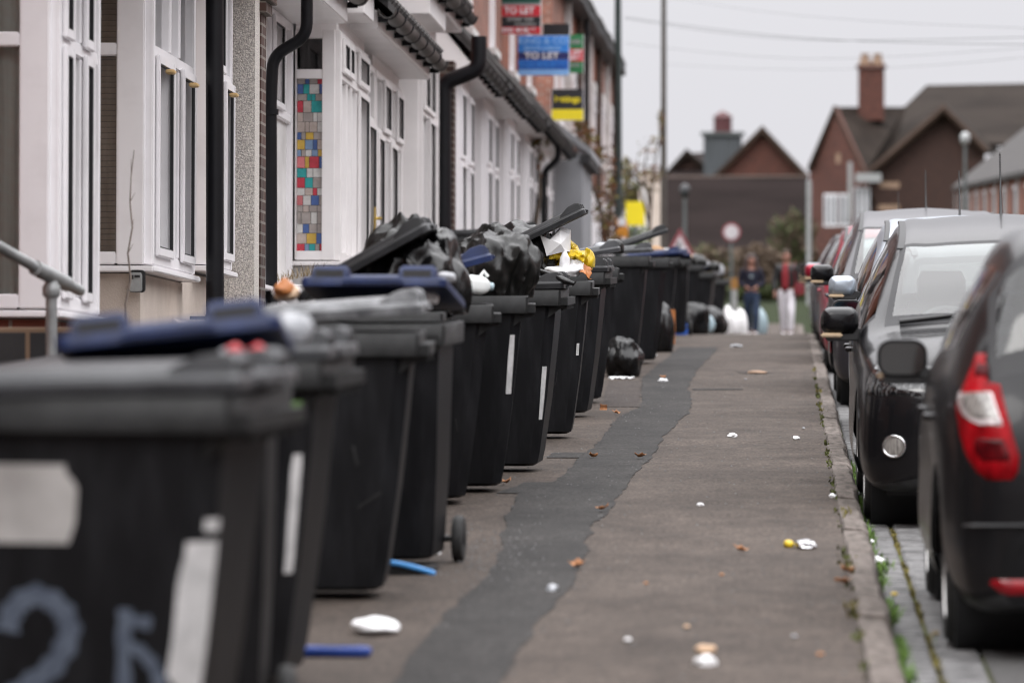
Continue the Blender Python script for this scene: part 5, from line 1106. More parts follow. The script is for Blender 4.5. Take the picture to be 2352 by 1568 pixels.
def place_car(label, xl, y0, away, pm, L=3.9, Wd=1.72, H=1.5, **k):
    # xl: the side next to the kerb; y0: the end nearer the camera
    yb = y0 + L if away else y0
    return make_car(label, (xl + Wd / 2, yb, zr + gbase(y0 + L / 2)), away, pm, L, Wd, H, **k)
c1, bv1, lamp1 = place_car('dark grey hatchback seen from behind with tall red tail light', .535, 16.55, True, P_grey, 3.6, 1.62, 1.56, detail=2, ant=False, strip=False, mz=.96, mirror_mat=P_grey, rr=4.66)
# its tall stacked tail lights: outline seen in the photograph, laid onto the bodywork, and its mirror image on the other corner
def wrap(name, mat, rows, par, off, car, bv, mirror, n=12, K=8):
    Mi = car.matrix_basis.inverted(); R3 = Mi.to_3x3(); vs = []
    def lerp(y):
        for a, b in zip(rows[:-1], rows[1:]):
            if a[0] <= y <= b[0]: f = (y - a[0]) / (b[0] - a[0]); return a[1] + (b[1] - a[1]) * f, a[2] + (b[2] - a[2]) * f
    y0, y1 = rows[0][0], rows[-1][0]
    for i in range(n + 1):
        y = y0 + (y1 - y0) * i / n; l, r_ = lerp(y)
        for k in range(K + 1):
            d = R3 @ ray(l + (r_ - l) * k / K, y); o_ = Mi @ Vector((0, 0, HC)); hit, nn, _, _ = bv.ray_cast(o_ + d * 8, d)
            if hit is None: hit, nn = o_ + d * 17, -d
            if nn.dot(d) > 0: nn = -nn
            p = hit + nn * off * (1 if 0 < i < n and 0 < k < K else .15); vs.append((-p.x, p.y, p.z) if mirror else tuple(p))
    mb = MB(); mb.add(vs, [(i * (K + 1) + j, i * (K + 1) + j + 1, (i + 1) * (K + 1) + j + 1, (i + 1) * (K + 1) + j) for i in range(n) for j in range(K)]); return mb.build(name, mat, par, smooth=50)
bpy.context.view_layer.update()
for mir in (False, True):
    t1 = wrap('tail_light', M['redlens'], [(812, 2242, 2280), (850, 2228, 2290), (930, 2194, 2308), (1000, 2205, 2328), (1050, 2222, 2342), (1090, 2248, 2338), (1102, 2268, 2325)], c1, .014, c1, bv1, mir, 16)
    wrap('lamp_core', M['redcore'], [(1002, 2248, 2300), (1012, 2236, 2314), (1030, 2234, 2324), (1050, 2242, 2330), (1066, 2262, 2322)], t1, .0165, c1, bv1, mir, 8)
    wrap('lamp_core', M['redcore'], [(832, 2250, 2272), (842, 2244, 2276), (862, 2236, 2278), (876, 2246, 2276)], t1, .0165, c1, bv1, mir, 5)
    wrap('lens_rim', M['whitelens'], [(897, 2206, 2284), (912, 2199, 2290), (940, 2202, 2300), (960, 2215, 2306), (978, 2250, 2309), (986, 2290, 2307)], t1, .019, c1, bv1, mir, 9)
    wrap('reverse_lens', M['clearlens'], [(899, 2215, 2280), (912, 2212, 2283), (938, 2214, 2293), (955, 2228, 2300), (969, 2262, 2302), (972, 2280, 2301)], t1, .0225, c1, bv1, mir, 8)
    wrap('bumper_reflector', M['redlens_dk'], [(1330, 2278, 2420), (1338, 2272, 2424), (1356, 2290, 2420), (1366, 2312, 2410)], c1, .010, c1, bv1, mir, 4)
    wrap('bumper_edge', M['trim'], [(1202, 2212, 2420), (1212, 2210, 2420)], c1, .012, c1, bv1, mir, 2)
c2, bv2, lamp2 = place_car('glossy black hatchback facing the camera with round fog light', .345, 23.7, False, P_black, 4.0, 1.72, 1.61, mirror_mat=P_black, mz=.95)
bpy.context.view_layer.update()
def onbody(car, bv, px, py, off):
    Mi = car.matrix_basis.inverted(); d = Mi.to_3x3() @ ray(px, py); o_ = Mi @ Vector((0, 0, HC)); hit, nn, _, _ = bv.ray_cast(o_ + d * 12, d)
    if hit is None: return None
    return hit - d * off
for mir in (False, True):
    fg = wrap('fog_light', M['clearlens'], [(1001, 2047, 2059), (1006, 2038, 2068), (1015, 2031, 2075), (1025, 2029, 2078), (1035, 2031, 2075), (1044, 2038, 2068), (1049, 2047, 2059)], c2, .010, c2, bv2, mir, 10)
    q = [onbody(c2, bv2, 2053.5 + 25 * math.cos(a), 1025 + 24 * math.sin(a), .012) for a in [2 * math.pi * k / 24 for k in range(25)]]
    if all(q):
        mb = MB(); mb.tube([(-p.x if mir else p.x, p.y, p.z) for p in q], .0065, 8); mb.build('fog_ring', M['chrome'], fg, smooth=60)
place_car('black car with blue tinted mirror, hidden behind the glossy black hatchback', .46, 28.6, True, P_char, 3.9, 1.72, 1.44, mglass='mirror_blue', ant=False, mirror_mat=M['trim'])
place_car('pale silver blue car with bright roof in the middle of the row', .47, 33.6, False, P_silver, 4.0, 1.72, 1.62)
place_car('tall slate grey family car with black mirror', .36, 39.6, False, P_slate, 4.4, 1.78, 1.70, mirror_mat=P_black, mz=.98)
place_car('red car showing its mirror past the tall grey one', .34, 48.5, False, P_red, 4.0, 1.72, 1.56)
place_car('dark car ahead of the red one with silver mirror', .36, 54.0, False, P_char, 4.1, 1.74, 1.52, ant=False, mirror_mat=P_silver)
place_car('charcoal car at the brow of the street', .30, 59.5, True, P_slate, 4.0, 1.72, 1.5, ant=False)
place_car('grey car just over the brow', .32, 65, False, P_grey, 4.0, 1.72, 1.5, ant=False)
place_car('farthest black car down the slope', .32, 71, False, P_char, 4.0, 1.72, 1.5, ant=False)
# ---------------------------------------------------------------- letting boards
def text_mesh(body, size, mat, parent, loc, width=None, name='lettering', bold=.0):
    cu = bpy.data.curves.new('t', 'FONT'); cu.body = body; cu.size = size; cu.align_x = 'CENTER'; cu.align_y = 'CENTER'; cu.extrude = .003; cu.offset = bold
    to = bpy.data.objects.new('t', cu); COL.objects.link(to); dg = bpy.context.evaluated_depsgraph_get(); me = bpy.data.meshes.new_from_object(to.evaluated_get(dg)); bpy.data.objects.remove(to)
    me.transform(Matrix.Rotation(math.pi / 2, 4, 'X'))
    if width:
        xs_ = [v.co.x for v in me.vertices]; k = width / max(1e-6, max(xs_) - min(xs_))
        for v in me.vertices: v.co.x *= k
    me.materials.clear(); me.materials.append(mat)
    o = bpy.data.objects.new(name, me); COL.objects.link(o); o.parent = parent; o.location = loc
    return o
M['b_red'] = pmat('board_red', (.55, .02, .035), .45, .05, 3); M['b_blue'] = pmat('board_blue', (.03, .22, .68), .45, .05, 3); M['b_blue2'] = pmat('board_deep_blue', (.018, .13, .50), .45, .05, 3)
M['b_navy'] = pmat('board_navy', (.02, .025, .13), .45, .05, 3); M['b_green'] = pmat('board_green', (.02, .17, .06), .45, .05, 3); M['b_dkgreen'] = pmat('board_dark_green', (.008, .075, .055), .45, .05, 3)
M['b_black'] = pmat('board_black', (.012, .012, .015), .5, .1, 3); M['b_yellow'] = pmat('board_yellow', (.68, .55, .01), .5, .05, 3); M['b_white'] = pmat('board_white', (.72, .72, .75), .5, .04, 3); M['b_ltblue'] = pmat('board_light_blue', (.22, .45, .82), .5, .05, 3); M['b_orange'] = pmat('board_orange', (.62, .25, .02), .5, .05, 3)
def board(label, x0, y0, x1, y1, d, stripes, texts, post=True):
    a, b = P(x0, y0, d), P(x1, y1, d); c = (a + b) / 2; w = b.x - a.x; hgt = a.z - b.z; k = w / (x1 - x0)
    t = thing('letting_board', label, 'letting board', tuple(c), 0, 'estate agents letting boards on the terrace')
    mb = MB(); mb.box((-w / 2, 0, -hgt / 2), (w / 2, .02, hgt / 2)); mb.build('panel', M['b_white'], t)
    for i, (p0, p1, mt) in enumerate(stripes):
        mb = MB(); z1, z0 = hgt / 2 - (p0 - y0) * k, hgt / 2 - (p1 - y0) * k; mb.box((-w / 2 + .01, -.006, z0), (w / 2 - .01, -.001, z1)); mb.build('band', M[mt], t)
    for (s, p0, p1, wd, mt, off) in texts:
        zc = hgt / 2 - ((p0 + p1) / 2 - y0) * k; text_mesh(s, (p1 - p0) * k * 1.25, M[mt], t, (off * k, -.011, zc), wd * k, bold=.004)
    if post:
        mb = MB(); mb.box((-w / 2 - .6, .025, -.04), (w / 2 - .1, .06, .03)); mb.build('arm', M['tan'], t)
    return t
board('red, black and dark green TO LET board, topmost of the row', 1146, -40, 1243, 79, 66.5, [(-40, 8, 'b_dkgreen'), (8, 18, 'galv'), (13, 38, 'b_red'), (38, 62, 'b_black'), (62, 78, 'b_red')][0:1] + [(9, 13, 'galv'), (13.5, 38, 'b_red'), (39, 62, 'b_black'), (62.5, 78, 'b_red')],
      [('TO LET', 17, 34, 70, 'b_white', -2), ('LETTINGS & SALES', 42, 49, 60, 'galv', 0), ('www.lettings', 53, 59, 50, 'galv', 12), ('0121 44 55 66', 65, 75, 78, 'b_white', -2)])
board('blue KING & CO TO LET board with navy band', 1184, 82, 1308, 174, 70.5, [(83, 120, 'b_blue'), (120.5, 137, 'b_navy'), (137.5, 160, 'b_blue2'), (160.5, 173, 'b_ltblue')],
      [('KING & CO', 87, 103, 112, 'b_ltblue', 0), ('ESTATE AGENTS', 108, 116, 84, 'b_ltblue', 0), ('TO LET', 121, 137, 80, 'b_white', -2), ('0121 472 0666', 142, 156, 106, 'b_blue', 0)])
board('narrow green and red board half hidden behind the blue one', 1250, 80, 1341, 168, 74.5, [(80, 113, 'b_green'), (113.5, 141, 'b_red'), (141.5, 168, 'b_green')],
      [('LET', 116, 139, 26, 'b_white', 26), ('HOMES', 92, 102, 24, 'galv', 26), ('0121', 146, 154, 20, 'galv', 26)], False)
board('black and yellow board lowest in the row', 1266, 205, 1341, 277, 78, [(205, 251, 'b_black'), (251.5, 276, 'b_yellow')], [('lettings', 221, 236, 58, 'b_yellow', 0)], False)
board('plain black board above the blue letting board', 1246, 55, 1310, 82, 72.8, [(55, 82, 'b_black')], [], False)

# ---------------------------------------------------------------- poles, signs, wires
def pole(name, label, cat, px, ptop, y, r0, r1, mat, top=None, group=None):
    a = P(px, 700, y); z0 = gbase(y) - .1; z1 = top if top else P(px, ptop, y).z
    t = thing(name, label, cat, (a.x, y, z0), 0, group)
    mb = MB(); mb.tube([(0, 0, 0), (0, 0, (z1 - z0) * .5), (0, 0, z1 - z0)], [r0, (r0 + r1) / 2, r1], 14); mb.build('shaft', M[mat], t, smooth=60)
    return t, z1 - z0
t, hh = pole('lamp_post', 'thick dark green lamp post at the end of the terrace', 'lamp post', 1419, 0, 97, .10, .062, 'pole_green', 7.4, 'lamp posts')
mb = MB(); mb.tube([(0, 0, .2), (0, 0, 1.35)], .12, 14); mb.build('base_column', M['pole_green'], t, smooth=60)
mb = MB(); mb.tube([(0, 0, hh - .05), (0, 0, hh + .3), (.25, 0, hh + .5), (.6, 0, hh + .55)], .04, 10); mb.box((.5, -.12, hh + .49), (1.1, .12, hh + .62)); mb.build('lamp_head', M['galv'], t)
t, hh = pole('telegraph_pole', 'slender pole standing right of the dark green lamp post', 'telegraph pole', 1524, 0, 112, .085, .055, 'wood_pole', 8.2)
mb = MB(); mb.box((-.5, -.05, hh - .4), (.5, .05, hh - .3)); mb.build('cross_arm', M['wood_pole'], t)
PT = Vector(t.location) + Vector((0, 0, hh))
for i, (pts, d0, d1) in enumerate([([(1436, 40), (1600, 62), (1800, 84), (2060, 98), (2500, 104)], 97, 70), ([(1436, 43), (1640, 74), (1850, 92), (2100, 92), (2500, 82)], 97, 75), ([(1436, 100), (1640, 122), (1850, 135), (2100, 128), (2500, 100)], 97, 80), ([(1520, -8), (1760, 28), (2050, 52), (2500, 70)], 112, 70), ([(1526, 148), (1700, 157), (1900, 160), (2150, 150), (2500, 118)], 112, 80)]):
    w = [P(px, py, d0 + (d1 - d0) * k / (len(pts) - 1)) for k, (px, py) in enumerate(pts)]; fine = []
    for k in range(len(w) - 1):
        for f in range(5):
            f /= 5; p0, p1, p2, p3 = w[max(k - 1, 0)], w[k], w[k + 1], w[min(k + 2, len(w) - 1)]; fine.append(Vector([cr1(p0[c], p1[c], p2[c], p3[c], f) for c in range(3)]))
    fine.append(w[-1]); mb = MB(); mb.tube(fine, .005 if i < 2 else .003, 6)
    tag(mb.build('overhead_cable', M['steel_grey']), ['upper of the two darkest cables crossing the sky from the dark green lamp post', 'lower of the two darkest cables crossing the sky from the dark green lamp post', 'faint cable sagging in the middle height of the sky', 'topmost faint cable crossing the corner of the sky', 'lowest faint cable crossing the sky above the far roofs'][i], 'cable', 'overhead cables')
def lamp_post(label, px, py, y, hm='galv'):
    t, hh = pole('lamp_post', label, 'lamp post', px, py, y, .08, .05, 'steel_grey', None, 'lamp posts')
    mb = MB(); mb.loft([[(q[0], q[1], z) for q in rrect(w, w, w * .45, 5)] for z, w in ((hh - .02, .16), (hh + .1, .30), (hh + .28, .33), (hh + .38, .2), (hh + .42, .05))]); mb.build('lamp_head', M[hm], t, smooth=60)
lamp_post('grey lamp post with pale round lamp in front of the brown gable', 2216, 333, 150)
lamp_post('grey lamp post with round lamp in front of the long brown roof', 1573, 452, 150, 'lid_grey')
t, hh = pole('lamp_post', 'pale drainpipe coloured post beside the red gabled house', 'post', 1858, 415, 165, .09, .09, 'galv')
# road signs
M['ring_red'] = pmat('faded_sign_red', (.20, .045, .055), .5, .1, 3); M['sign_face'] = pmat('faded_sign_white', (.46, .43, .45), .5, .06, 3)
a = P(1680, 533, 150); t = thing('road_sign', 'round white road sign with red ring on a grey post', 'road sign', (a.x, 150, gbase(150)))
hz = a.z - gbase(150)
mb = MB(); mb.tube([(0, .05, 0), (0, .05, hz + .1)], .05, 10); mb.build('post', M['steel_grey'], t)
mb = MB(); mb.lathe([(.0, -.01), (.30, -.01), (.30, .012), (.0, .012)], 36, 0, Matrix.Translation((0, 0, hz)) @ Matrix.Rotation(rad(90), 4, 'Z')); mb.build('ring', M['ring_red'], t)
mb = MB(); mb.lathe([(.0, -.006), (.23, -.006), (.23, .006), (.0, .006)], 36, 0, Matrix.Translation((0, -.016, hz)) @ Matrix.Rotation(rad(90), 4, 'Z')); mb.build('face', M['sign_face'], t)
a = P(1562, 566, 140); t = thing('road_sign', 'red bordered triangular warning sign above the far bins', 'road sign', (a.x, 140, gbase(140))); hz = a.z - gbase(140)
mb = MB(); mb.tube([(0, .05, 0), (0, .05, hz + .2)], .045, 10); mb.build('post', M['steel_grey'], t)
mb = MB(); mb.prism([(-.48, -.36), (.48, -.36), (0, .56)], .02, M=Matrix.Translation((0, -.01, hz))); mb.build('border', M['ring_red'], t)
mb = MB(); mb.prism([(-.32, -.27), (.32, -.27), (0, .34)], .008, M=Matrix.Translation((0, -.022, hz))); mb.build('face', M['sign_face'], t)
mb = MB(); mb.lathe([(.0, -.004), (.06, -.004), (.06, .004), (.0, .004)], 14, 0, Matrix.Translation((-.03, -.03, hz + .06)) @ Matrix.Rotation(rad(90), 4, 'Z')); mb.box((-.10, -.034, -.2 + hz), (-.0, -.026, .0 + hz)); mb.box((-.02, -.034, -.2 + hz), (.10, -.026, -.12 + hz)); mb.build('symbol', M['b_black'], t)
a = P(1459, 488, 118); t = thing('road_sign', 'yellow rectangular sign partly covered by leaves', 'sign', (a.x, 118, gbase(118))); hz = a.z - gbase(118)
mb = MB(); mb.box((-.24, -.01, hz - .33), (.24, .01, hz + .28)); mb.build('panel', M['b_yellow'], t); mb = MB(); mb.tube([(0, .05, 0), (0, .05, hz + .2)], .04, 10); mb.build('post', M['steel_grey'], t)
a = P(1423, 512, 95); t = thing('notice', 'small orange notice strapped to the dark green lamp post', 'notice', (a.x, 96.8, a.z))
mb = MB(); mb.box((-.13, -.12, -.30), (.11, -.10, .06)); mb.build('panel', M['b_orange'], t); mb = MB(); mb.box((-.09, -.126, -.06), (.07, -.121, .10)); mb.build('label_panel', M['b_white'], t)
M['dull_orange'] = pmat('dull_orange', (.24, .115, .025), .6, .15, 4)
a = P(1687, 705, 128); t = thing('hydrant_marker', 'short post with orange top in front of the green bank', 'post', (a.x, 128, gbase(128)))
mb = MB(); mb.box((-.07, -.03, 0), (.07, .03, 1.0)); mb.build('shaft', M['galv'], t); mb = MB(); mb.box((-.10, -.05, .98), (.10, .05, 1.28)); mb.build('plate', M['dull_orange'], t)

# ---------------------------------------------------------------- leaf clouds: trunk, limbs, many small leaves
def leafy(name, label, cat, base, limbs, clumps, mats, leaf=.07, seed=1, per=130, trunk_r=.05, bark='bark', group=None, parts=('trunk', 'crown')):
    r = random.Random(seed); b = Vector(base); t = thing(name, label, cat, tuple(b), 0, group)
    mb = MB()
    for pts in limbs:
        p = [Vector(q) - b for q in pts]; n = len(p); mb.tube(p, [trunk_r * (1 - .8 * k / max(1, n - 1)) for k in range(n)], 7)
    if limbs: mb.build(parts[0], M[bark], t, smooth=60)
    cr = MB()
    for (c, s, k) in clumps:
        c = Vector(c) - b
        for _ in range(int(per * k)):
            d = Vector((r.gauss(0, 1), r.gauss(0, 1), r.gauss(0, 1)))
            d = d.normalized() * (r.random() ** .45) if d.length else d
            p = c + Vector((d.x * s[0], d.y * s[1], d.z * s[2]))
            u = Vector((r.uniform(-1, 1), r.uniform(-1, 1), r.uniform(-1, 1))).normalized(); v = u.cross(Vector((r.uniform(-1, 1), r.uniform(-1, 1), r.uniform(-1, 1)))).normalized(); L = leaf * r.uniform(.6, 1.4)
            cr.add([tuple(p - u * L), tuple(p + v * L * .45), tuple(p + u * L), tuple(p - v * L * .45)], [(0, 1, 2, 3)], r.randrange(len(mats)))
    cr.build(parts[1], [M[m] for m in mats], t)
    return t
def PP(px, py, y): return tuple(P(px, py, y))
# climbing shrub with rust leaves on the end houses
leafy('climbing_shrub', 'rust leaved climbing shrub on the house fronts left of the lamp post', 'climbing plant', PP(1390, 560, 84), [[PP(1390, 560, 84), PP(1380, 480, 84), PP(1350, 400, 84), PP(1345, 330, 84)], [PP(1390, 560, 84), PP(1402, 470, 84), PP(1408, 380, 84)]],
      [(PP(1350, 330, 84), (.22, .5, .3), .7), (PP(1345, 420, 84), (.2, .5, .5), .7), (PP(1385, 480, 84), (.25, .5, .45), 1.0), (PP(1404, 420, 84), (.12, .4, .7), .8), (PP(1400, 530, 84), (.25, .5, .3), .9), (PP(1310, 430, 80), (.15, .5, .4), .25), (PP(1335, 290, 84), (.2, .5, .2), .4), (PP(1372, 350, 84), (.22, .4, .2), .5)], ['leaf_rust', 'leaf_rust', 'leaf_olive'], .06, 3)
leafy('climbing_shrub', 'sparse leafy shoots over the white fronts near the brow', 'climbing plant', PP(1225, 545, 68), [[PP(1225, 545, 68), PP(1240, 450, 68), PP(1236, 330, 68)]], [(PP(1240, 320, 68), (.18, .3, .15), .35), (PP(1222, 325, 68), (.1, .3, .1), .15), (PP(1240, 370, 68), (.08, .3, .3), .15)], ['leaf_olive', 'leaf_rust'], .05, 5)
leafy('street_tree', 'small autumn tree with thin crown against the sky right of the lamp post', 'tree', PP(1500, 700, 112), [[PP(1500, 700, 112), PP(1492, 520, 112), PP(1500, 400, 112), PP(1512, 330, 112), PP(1520, 290, 112)], [PP(1493, 520, 112), PP(1470, 430, 112), PP(1462, 370, 112)], [PP(1495, 480, 112), PP(1478, 400, 112), PP(1488, 330, 112)], [PP(1497, 440, 112), PP(1450, 400, 112), PP(1440, 360, 112)]],
      [(PP(1472, 385, 112), (.35, .5, .28), .3), (PP(1485, 345, 112), (.3, .5, .25), .22), (PP(1500, 330, 112), (.25, .5, .25), .2), (PP(1518, 275, 112), (.1, .3, .3), .5), (PP(1490, 415, 112), (.3, .5, .3), .35), (PP(1452, 395, 112), (.25, .5, .3), .2), (PP(1500, 400, 112), (.3, .5, .25), .8), (PP(1520, 320, 112), (.08, .3, .4), .3)], ['leaf_olive', 'leaf_rust'], .055, 7, trunk_r=.045)
leafy('garden_bush', 'dense olive brown bush behind the yellow sign', 'bush', PP(1455, 690, 126), [[PP(1455, 690, 126), PP(1450, 560, 126), PP(1445, 440, 126)]], [(PP(1452, 445, 126), (.32, .6, .35), 1.4), (PP(1440, 400, 126), (.2, .5, .5), .8), (PP(1462, 470, 126), (.4, .6, .4), 1.4), (PP(1470, 560, 126), (.5, .6, .6), 1.4), (PP(1500, 420, 126), (.2, .5, .3), .6), (PP(1425, 500, 126), (.25, .5, 1.0), 1.2), (PP(1440, 590, 126), (.5, .6, .7), 1.2)], ['bush_green', 'bush_brown', 'leaf_olive'], .07, 11, per=260)
leafy('hedge', 'green shrub below the yellow sign beside the white wall', 'bush', PP(1468, 700, 122), [[PP(1468, 700, 122), PP(1468, 600, 122)]], [(PP(1468, 555, 122), (.35, .5, .5), 1.5), (PP(1478, 620, 122), (.5, .5, .6), 1.5)], ['bush_green', 'grass'], .06, 13, per=260)
# white end wall and posts left of the yellow sign and right of it
a = P(1490, 520, 124); t = thing('garden_wall', 'pinkish white rendered wall end behind the thin tree', 'wall', (a.x, 124, gbase(124)))
mb = MB(); mb.box((-.26, 0, 0), (.30, 2.5, P(1490, 395, 124).z - gbase(124))); mb.build('wall_body', M['render_beige'], t)
mb = MB(); mb.box((-.20, -.06, 0), (-.04, -.003, P(1490, 420, 124).z - gbase(124))); mb.build('pier', M['render_white'], t)
t = thing('front_wall', 'white painted wall behind the far bins at the end of the terrace', 'wall', (P(1400, 560, 104).x, 104, gbase(104))); mb = MB(); mb.box((-.9, 0, 0), (.7, .2, 1.9)); mb.build('wall_body', M['render_white'], t)

# ---------------------------------------------------------------- buildings closing the view
def poly_solid(name, mat, parent, pts, d, O):
    """outline in pixel coordinates given its own distance, real size and depth"""
    mb = MB(); q = [P(px, py, O[1]) for px, py in pts]; n = len(q)
    A = [tuple(p - Vector(O)) for p in q]; Bk = [(p[0], p[1] + d, p[2]) for p in A]
    mb.add(A + Bk, [tuple(range(n)), tuple(reversed(range(n, 2 * n)))] + [(i, i + n, (i + 1) % n + n, (i + 1) % n) for i in range(n)]); return mb.build(name, M[mat], parent)
def roof_plane(name, mat, parent, quad, O, th=.18):
    mb = MB(); q = [P(px, py, y) - Vector(O) for px, py, y in quad]; n = len(q); nn = (q[1] - q[0]).cross(q[2] - q[0]).normalized()
    if nn.z < 0: nn = -nn
    lo = [tuple(p - nn * th) for p in q]; mb.add([tuple(p) for p in q] + lo, [tuple(range(n)), tuple(reversed(range(n, 2 * n)))] + [(i, (i + 1) % n, (i + 1) % n + n, i + n) for i in range(n)]); return mb.build(name, M[mat], parent)
gg = gbase(300)
# long low hall with a huge brown tiled roof
y = 235; O = (P(1690, 600, y).x, y, gg); h = thing('tiled_hall', 'low hall with huge plain brown tiled roof closing the street', 'building', O)
roof_plane('roof', 'tile_purple', h, [(1520, 600, 232), (1858, 600, 232), (1856, 408, 237), (1528, 408, 237)], O)
poly_solid('wall', 'brick_brown', h, [(1526, 700), (1856, 700), (1856, 602), (1526, 602)], 12, (O[0], 234, gg)).location = (0, -1, 0)
roof_plane('ridge', 'verge', h, [(1528, 408, 237), (1856, 406, 237), (1856, 402, 237.5), (1528, 404, 237.5)], O)
# brick gable house behind the hall
y = 280; O = (P(1748, 500, y).x, y, gg); h = thing('gabled_house', 'red brick gabled house peeping over the long brown roof', 'house', O)
poly_solid('wall', 'brick_school', h, [(1640, 470), (1640, 405), (1751, 297), (1850, 403), (1850, 470)], 9, O)
roof_plane('roof', 'verge', h, [(1634, 408, 279.5), (1751, 291, 279.5), (1751, 288, 290), (1634, 405, 290)], O, .25); roof_plane('roof', 'verge', h, [(1751, 291, 279.5), (1858, 407, 279.5), (1858, 402, 290), (1751, 288, 290)], O, .25)
y = 288; O = (P(1590, 500, y).x, y, gg); h = thing('gabled_house', 'mossy roofed house left of the grey turret', 'house', O)
poly_solid('wall', 'brick_brown', h, [(1520, 470), (1520, 405), (1577, 352), (1630, 405), (1630, 470)], 9, O)
roof_plane('roof', 'tile_brown', h, [(1516, 412, 287.5), (1577, 344, 287.5), (1577, 341, 297), (1516, 409, 297)], O, .25); roof_plane('roof', 'tile_brown', h, [(1577, 344, 287.5), (1660, 412, 287.5), (1660, 409, 297), (1577, 341, 297)], O, .25)
roof_plane('roof', 'tile_purple', h, [(1530, 408, 286), (1645, 408, 286), (1690, 345, 293), (1585, 352, 293)], O)
y = 284; O = (P(1660, 400, y).x, y, gg); h = thing('roof_turret', 'grey clad roof turret topped by a dark red drum', 'turret', O)
def hz_(py, y): return P(1660, py, y).z - gg
mb = MB(); mb.box((-1.15, -1.1, hz_(470, y)), (1.15, 1.1, hz_(312, y))); mb.build('base', pmat('zinc_cladding', (.060, .068, .075), .6, .25, 1.2, stretch=(4, 4, .4)), h)
mb = MB(); mb.box((-1.32, -1.3, hz_(312, y)), (1.32, 1.3, hz_(304, y))); mb.build('cornice', M['steel_grey'], h)
mb = MB(); R_ = [(.55, 304), (.55, 272), (.62, 270), (.40, 262), (.05, 255)]
mb.loft([[(r_ * math.cos(a), r_ * math.sin(a), hz_(p, y)) for a in [2 * math.pi * k / 24 for k in range(24)]] for r_, p in R_]); mb.build('drum', pmat('drum_red', (.07, .018, .02), .6, .15, 2), h, smooth=40)
# the big gabled brick building on the right
y = 262; O = (P(2000, 500, y).x, y, gg); h = thing('school_building', 'large brick building with steep gables and tall chimney', 'building', O)
roof_plane('roof', 'tile_brown', h, [(2040, 330, 268), (2420, 330, 268), (2420, 190, 284), (2128, 196, 284), (2060, 262, 276)], O)
roof_plane('roof', 'tile_brown', h, [(1916, 246, 266), (2082, 246, 272), (2010, 470, 262), (1985, 402, 259.5)], O)
poly_solid('wall', 'brick_brown', h, [(1960, 620), (1995, 400), (2170, 246), (2262, 345), (2262, 620)], 10, O)
roof_plane('roof', 'tile_brown', h, [(1970, 420, 261.5), (2170, 243, 261.5), (2172, 236, 272), (2040, 300, 272)], O, .3)
roof_plane('verge', 'verge', h, [(1980, 412, 261), (2168, 249, 261), (2168, 239, 261.3), (1980, 400, 261.3)], O, .25)
roof_plane('verge', 'verge', h, [(2168, 249, 261), (2268, 350, 261), (2268, 338, 261.3), (2168, 239, 261.3)], O, .25)
roof_plane('roof', 'tile_brown', h, [(2170, 243, 261.5), (2268, 346, 261.5), (2300, 346, 275), (2172, 236, 272)], O, .3)
mb = MB(); W1 = [P(px, py, yy) - Vector(O) for px, py, yy in ((1859, 620, 262), (1859, 388, 262), (1915, 247, 259), (1985, 402, 256.5), (1985, 620, 256.5))]; n = 5
bk = [tuple(p + Vector((.25, .5, 0))) for p in W1]; mb.add([tuple(p) for p in W1] + bk, [tuple(range(n)), tuple(reversed(range(n, 2 * n)))] + [(i, i + n, (i + 1) % n + n, (i + 1) % n) for i in range(n)]); mb.build('gable_wall', M['brick_school'], h)
roof_plane('verge', 'verge', h, [(1855, 392, 261.5), (1915, 250, 258.7), (1915, 242, 258.9), (1855, 382, 261.7)], O, .2); roof_plane('verge', 'brick_school' if 0 else 'verge', h, [(1915, 250, 258.7), (1990, 410, 256.2), (1990, 398, 256.4), (1915, 242, 258.9)], O, .2)
a = P(2001, 245, 268) - Vector(O); mb = MB(); top = P(2001, 158, 268).z - gg
mb.box((a.x - .74, a.y - .6, a.z - .8), (a.x + .74, a.y + .6, top)); mb.box((a.x - .86, a.y - .72, top), (a.x + .86, a.y + .72, top + .18)); ch = mb.build('chimney', M['brick_school'], h)
for dx in (-.36, .36):
    mb = MB(); mb.loft([[(a.x + dx + r_ * math.cos(q), a.y + r_ * math.sin(q), z) for q in [2 * math.pi * k / 12 for k in range(12)]] for r_, z in ((.36, top + .185), (.33, top + .5), (.24, top + .55), (.25, top + .86))]); mb.build('chimney_pot', M['stone'], ch, smooth=50)
for (x0, y0, x1, y1, mt, dy) in ((1892, 445, 1925, 520, 'b_white', -6.4), (1928, 445, 1955, 520, 'b_white', -6.4), (1962, 430, 1998, 520, 'b_white', -6.4), (1920, 352, 1930, 375, 'stone', -6.2), (2020, 418, 2066, 432, 'stone', -6.3), (2018, 470, 2066, 484, 'stone', -6.3)):
    p0, p1 = P(x0, y0, y + dy) - Vector(O), P(x1, y1, y + dy) - Vector(O)
    mb = MB(); mb.box((p0.x, p0.y, p1.z), (p1.x, p0.y + .4, p0.z))
    if mt == 'b_white':
        w = mb.build('window', M[mt], h); g = MB(); k = 3
        for i in range(k): g.box((p0.x + (p1.x - p0.x) * (i + .18) / k, p0.y - .03, p1.z + .15), (p0.x + (p1.x - p0.x) * (i + .82) / k, p0.y - .005, p0.z - .12))
        g.build('pane', M['render_grey'], w)
    else: mb.build('stone_band', M[mt], h)
p0 = P(1948, 372, 255) - Vector(O); p1 = P(1957, 500, 255) - Vector(O); mb = MB(); mb.box((p0.x, p0.y, p1.z), (p1.x, p0.y + .3, p0.z)); p0 = P(1955, 398, 255) - Vector(O); p1 = P(2024, 418, 255) - Vector(O); mb.box((p0.x + .25, p0.y, p1.z), (p1.x, p0.y + 1.2, p0.z)); mb.build('porch_canopy', M['galv'], h)
